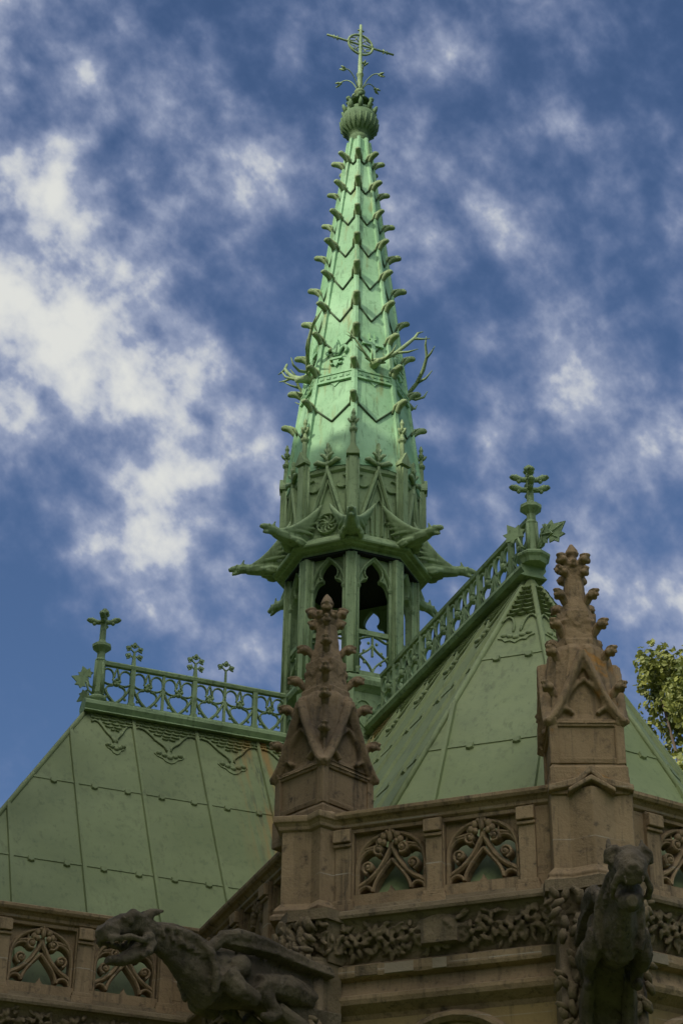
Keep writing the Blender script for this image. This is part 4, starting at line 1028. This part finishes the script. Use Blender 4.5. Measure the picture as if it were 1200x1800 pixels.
# ------------------------------------------------------------------ stone gargoyles
def stone_gargoyle(label, p, an, horned, group):
    A = radians(an); out = V((cos(A), sin(A), 0)); F = frame((p[0], p[1], 0), out, (-sin(A), cos(A), 0), (0, 0, 1))
    if not horned: F = F @ M4.Diagonal((1, .8, 1, 1))
    t = thing('gargoyle', label, 'gargoyle', (p[0]+out.x*.3, p[1]+out.y*.3, 6.6), group)
    m = MB(); m.M = F
    m.tube([(.10, 0, 6.86), (.5, 0, 6.86), (.9, 0, 6.82), (1.2, 0, 6.76), (1.42, 0, 6.72)], [.22, .23, .25, .27, .24], 12, .8)
    m.tube([(1.25, 0, 6.72), (1.48, 0, 6.80), (1.66, 0, 6.88), (1.84, 0, 6.935), (2.0, 0, 6.95)], [.28, .225, .165, .13, .11], 12, .78)
    m.tube([(1.35, 0, 7.0), (1.55, 0, 7.07), (1.75, 0, 7.085), (1.95, 0, 7.05)], [.05, .04, .035, .03], 8, .8)          # mane ridge
    if horned:
        m.tube([(1.96, 0, 6.97), (2.12, 0, 7.0), (2.26, 0, 6.97), (2.38, 0, 6.90), (2.50, 0, 6.82)], [.10, .115, .105, .085, .055], 10, 1.15)
        m.tube([(2.0, 0, 6.86), (2.14, 0, 6.74), (2.27, 0, 6.67), (2.42, 0, 6.63)], [.09, .07, .055, .035], 8, 1.4)         # dropped jaw
    else:
        m.ball((2.10, 0, 6.98), (.17, .19, .14), 12, 8)
        m.tube([(2.08, 0, 7.0), (2.22, 0, 6.95), (2.34, 0, 6.86), (2.40, 0, 6.80)], [.14, .15, .125, .085], 12, 1.15)        # snout bent down
        m.tube([(2.02, 0, 6.78), (2.16, 0, 6.68), (2.28, 0, 6.64)], [.12, .085, .05], 10, 1.3)
    for s in (-1, 1):
        if horned:
            m.tube([(2.14, s*.10, 7.03), (2.27, s*.12, 7.03), (2.36, s*.11, 6.97)], [.04, .05, .025], 6)
            m.ball((2.29, s*.125, 6.965), .032, 8, 6)
            m.tube([(2.40, s*.05, 6.90), (2.47, s*.055, 6.89), (2.51, s*.045, 6.85)], [.03, .035, .02], 6)
            m.tube([(2.12, s*.07, 7.05), (2.04, s*.10, 7.11), (1.95, s*.13, 7.14)], [.055, .045, .012], 6)
            m.tube([(2.05, s*.10, 6.90), (2.16, s*.135, 6.83), (2.30, s*.13, 6.83), (2.46, s*.07, 6.79)], [.05, .035, .03, .025], 6)
            m.tube([(2.02, s*.10, 6.86), (2.08, s*.14, 6.76), (2.14, s*.12, 6.70)], [.04, .04, .02], 6)
        else:
            m.tube([(2.26, s*.06, 7.03), (2.24, s*.13, 7.07), (2.20, s*.20, 7.05), (2.16, s*.22, 6.97)], [.03, .042, .045, .03], 7)   # heavy brow over the socket
            m.ball((2.22, s*.165, 6.98), (.035, .035, .04), 8, 6)
            m.tube([(2.10, s*.13, 7.05), (2.08, s*.16, 7.14), (2.05, s*.16, 7.22)], [.05, .04, .012], 6)
            m.tube([(2.34, s*.12, 6.82), (2.26, s*.17, 6.76), (2.12, s*.17, 6.72)], [.035, .035, .03], 6)                    # cheek and lip fold
            m.ball((2.41, s*.06, 6.83), .03, 7, 5)
        for q in range(3): m.tube([(2.26+.08*q, s*.085, 6.82-.02*q), (2.27+.08*q, s*.08, 6.755-.02*q)], [.02, .006], 5)
        m.tube([(2.0, s*.08, 7.01), (1.8, s*.12, 7.02), (1.6, s*.17, 6.97), (1.48, s*.21, 6.86), (1.42, s*.22, 6.70), (1.40, s*.19, 6.55)], [.025, .035, .04, .045, .045, .03], 7)
        for q in range(6): m.tube([(1.5+.07*q, s*(.17-.012*q), 6.98+.012*q), (1.47+.07*q, s*(.19-.013*q), 6.80+.02*q)], [.010, .020], 5)
        # wing: thick shoulder roll sweeping straight back to the wall, one smooth slab
        m.tube([(1.46, s*.17, 6.92), (1.36, s*.21, 7.04), (1.2, s*.24, 7.09), (.9, s*.25, 7.09), (.55, s*.25, 7.05), (.15, s*.25, 7.02)], [.05, .07, .06, .05, .045, .04], 8)
        m.loft([[(1.38, s*.16, 6.96), (1.38, s*.25, 6.98), (1.3, s*.26, 7.07), (1.3, s*.16, 7.07)], [(.85, s*.18, 6.97), (.85, s*.30, 7.0), (.85, s*.28, 7.10), (.85, s*.16, 7.10)], [(.1, s*.16, 6.94), (.1, s*.30, 6.96), (.1, s*.28, 7.04), (.1, s*.14, 7.04)]])
        m.ball((1.14, s*.21, 6.84), (.11, .07, .10), 10, 7)                                                            # shoulder boss
        m.tube([(1.3, s*.2, 6.74), (1.2, s*.26, 6.60), (1.0, s*.27, 6.55)], [.11, .10, .07], 8)
        m.tube([(.3, s*.15, 6.74), (.6, s*.22, 6.76), (.95, s*.24, 6.72)], [.12, .125, .09], 8)
        m.tube([(.97, s*.24, 6.71), (.86, s*.25, 6.60), (.74, s*.24, 6.50)], [.085, .07, .055], 8); m.tube([(.74, s*.24, 6.51), (.83, s*.25, 6.45), (.93, s*.25, 6.45)], [.06, .05, .03], 6)
        for q in range(6): m.tube([(1.5+.09*q, s*(.16-.012*q), 6.98+.012*q), (1.47+.09*q, s*(.19-.013*q), 6.84+.015*q)], [.012, .022], 5)
    me = remesh(m, .014, 1, .013)
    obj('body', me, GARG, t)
    b = MB(); b.M = F
    for s in (-1, 1):
        b.tube([(.2, s*.2, 5.9), (.28, s*.22, 6.2), (.42, s*.22, 6.45), (.7, s*.2, 6.58)], [.07, .08, .085, .06], 7); b.ball((.3, s*.27, 6.16), (.08, .10, .09), 8, 6); b.ball((.36, s*.33, 6.14), .05, 7, 5)
    b.loft([[(0, -.2, 5.9), (.16, -.12, 5.9), (.16, .12, 5.9), (0, .2, 5.9)], [(0, -.26, 6.4), (.34, -.16, 6.4), (.34, .16, 6.4), (0, .26, 6.4)], [(0, -.28, 6.66), (.7, -.15, 6.66), (.7, .15, 6.66), (0, .28, 6.66)]])
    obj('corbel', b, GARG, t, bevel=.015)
stone_gargoyle('winged long-necked stone gargoyle in profile stretching out to the left', P1, 202.5, True, 'stone corner gargoyles')
stone_gargoyle('stone gargoyle facing the viewer with gaping dark mouth below the right pinnacle', P2, 247.5, False, 'stone corner gargoyles')

# ------------------------------------------------------------------ trees
def tree(label, base, h, crown_c, crown_r, nclump, nleaf, leaf, m, seed, group):
    r = random.Random(seed); t = thing('tree', label, 'tree', base, group)
    tm = MB(); b = V(base); c = V(crown_c)
    tm.tube([b, b+V((.1, .05, h*.25)), b+(c-b)*.6+V((.2, .1, 0)), c+V((0, 0, crown_r[2]*.5))], [h*.022, h*.017, h*.013, h*.004], 9)
    cl = []
    for i in range(nclump):
        while True:
            q = V((r.uniform(-1, 1), r.uniform(-1, 1), r.uniform(-1, 1)))
            if .25 < q.length < 1: break
        q = q.normalized()*(q.length**.5)
        cl.append((c+V((q.x*crown_r[0], q.y*crown_r[1], q.z*crown_r[2])), r.uniform(.12, .25)*min(crown_r)))
    for i in range(0, nclump, 3):
        e = cl[i][0]; s = b+(c-b)*r.uniform(.45, .9)
        tm.tube([s, s.lerp(e, .5)+V((0, 0, .3)), e], [h*.006, h*.004, h*.0015], 5)
    obj('trunk', tm, BARK, t)
    lm = MB(); vs = []; fs = []
    for (cc, rad) in cl:
        for j in range(nleaf):
            d = V((r.gauss(0, 1), r.gauss(0, 1), r.gauss(0, .8))).normalized()*rad*(r.random()**.4)
            p = cc+d; n = (d.normalized()*.5+V((r.gauss(0, .6), r.gauss(0, .6), r.gauss(0, .5)+.5))).normalized()
            a = n.orthogonal().normalized(); a.rotate(M4.Rotation(r.uniform(0, 6.3), 3, n)); e = n.cross(a); s = leaf*r.uniform(.6, 1.25); o = len(vs)
            vs += [p-a*s*.5, p-a*s*.12+e*s*.42-n*s*.12, p+a*s*.1+e*s*.22, p+a*s*.28+e*s*.40-n*s*.1, p+a*s*.62-n*s*.1, p+a*s*.28-e*s*.40-n*s*.1, p+a*s*.1-e*s*.22, p-a*s*.12-e*s*.42-n*s*.12]
            fs += [(o, o+1, o+2, o+6, o+7), (o+2, o+3, o+4, o+5, o+6)]
    me = bpy.data.meshes.new('crown'); me.from_pydata([tuple(q) for q in vs], [], fs); me.update()
    obj('crown', me, m, t)
def along(x, y, dist):
    d = pixdir(x, y); hz = sqrt(d.x**2+d.y**2); return CAMP + d*(dist/hz)
tc_ = along(1330, 1395, 50)
tree('yellow green leafy tree rising behind the right apse roof', (tc_.x, tc_.y, 0), 20, tuple(tc_), (4.6, 4.6, 4.4), 110, 300, .19, LEAF, 5, 'trees round the chapel')
# big trees on the sunny side of the lawn, outside the frame; their crowns shade the chapel below the spire
SDH = V((cos(SUN_AZ), sin(SUN_AZ), 0)); PER = V((-SDH.y, SDH.x, 0))
SHADE = [(18, -4.6, 28.3), (18.5, -.6, 28.9), (17, 2.6, 28.2), (18.5, 6.0, 28.0), (19, 10.2, 26.0)]
for i, (dist, off, top) in enumerate(SHADE):
    c = SDH*dist + PER*off; rz_ = 7.5
    tree(['tall dark leafy tree on the lawn left of the chapel', 'broad dark leafy tree standing between two others on the lawn', 'dark leafy tree nearest the belfry on the lawn', 'dark leafy tree standing third in the row on the lawn', 'dark leafy tree nearest the viewer on the lawn'][i], (c.x, c.y, 0), top, (c.x, c.y, top-rz_), (4.8, 4.8, rz_), 190, 62, .62, LEAFD, 40+i, 'trees round the chapel')

# lean of the old spire, a third of a degree
from mathutils import Quaternion
SP.rotation_euler = Quaternion(h_, radians(.36)).to_euler()
# woodland all round the lawn, added out of view to block low horizon light
def unseen_woodland():
    r = random.Random(77); vs = []; fs = []
    for k in range(150):
        a = 2*pi*k/150+r.uniform(-.02, .02); R = r.uniform(62, 84); x, y = R*cos(a), R*sin(a)-6
        hh = r.uniform(13, 19) if R < 74 else r.uniform(16, 21); rad = r.uniform(3.2, 4.6)
        for j in range(110):
            d = V((r.gauss(0, 1), r.gauss(0, 1), r.gauss(0, 1))).normalized()*(r.random()**.35)
            p = V((x+d.x*rad, y+d.y*rad, hh*.55+d.z*hh*.47)); n = V((r.gauss(0, 1), r.gauss(0, 1), r.gauss(0, 1)+.4)).normalized()
            e = n.orthogonal().normalized(); f = n.cross(e); q = r.uniform(.7, 1.3); o = len(vs)
            vs += [p-e*q, p-f*q*.8, p+e*q, p+f*q*.8]; fs.append((o, o+1, o+2, o+3))
    me = bpy.data.meshes.new('unseen_woodland'); me.from_pydata([tuple(q) for q in vs], [], fs); me.update()
    o = obj('unseen_woodland', me, LEAFD); o['kind'] = 'stuff'; o['label'] = 'unseen dark belt of trees added to block low horizon light'; o['category'] = 'unseen_woodland'
unseen_woodland()
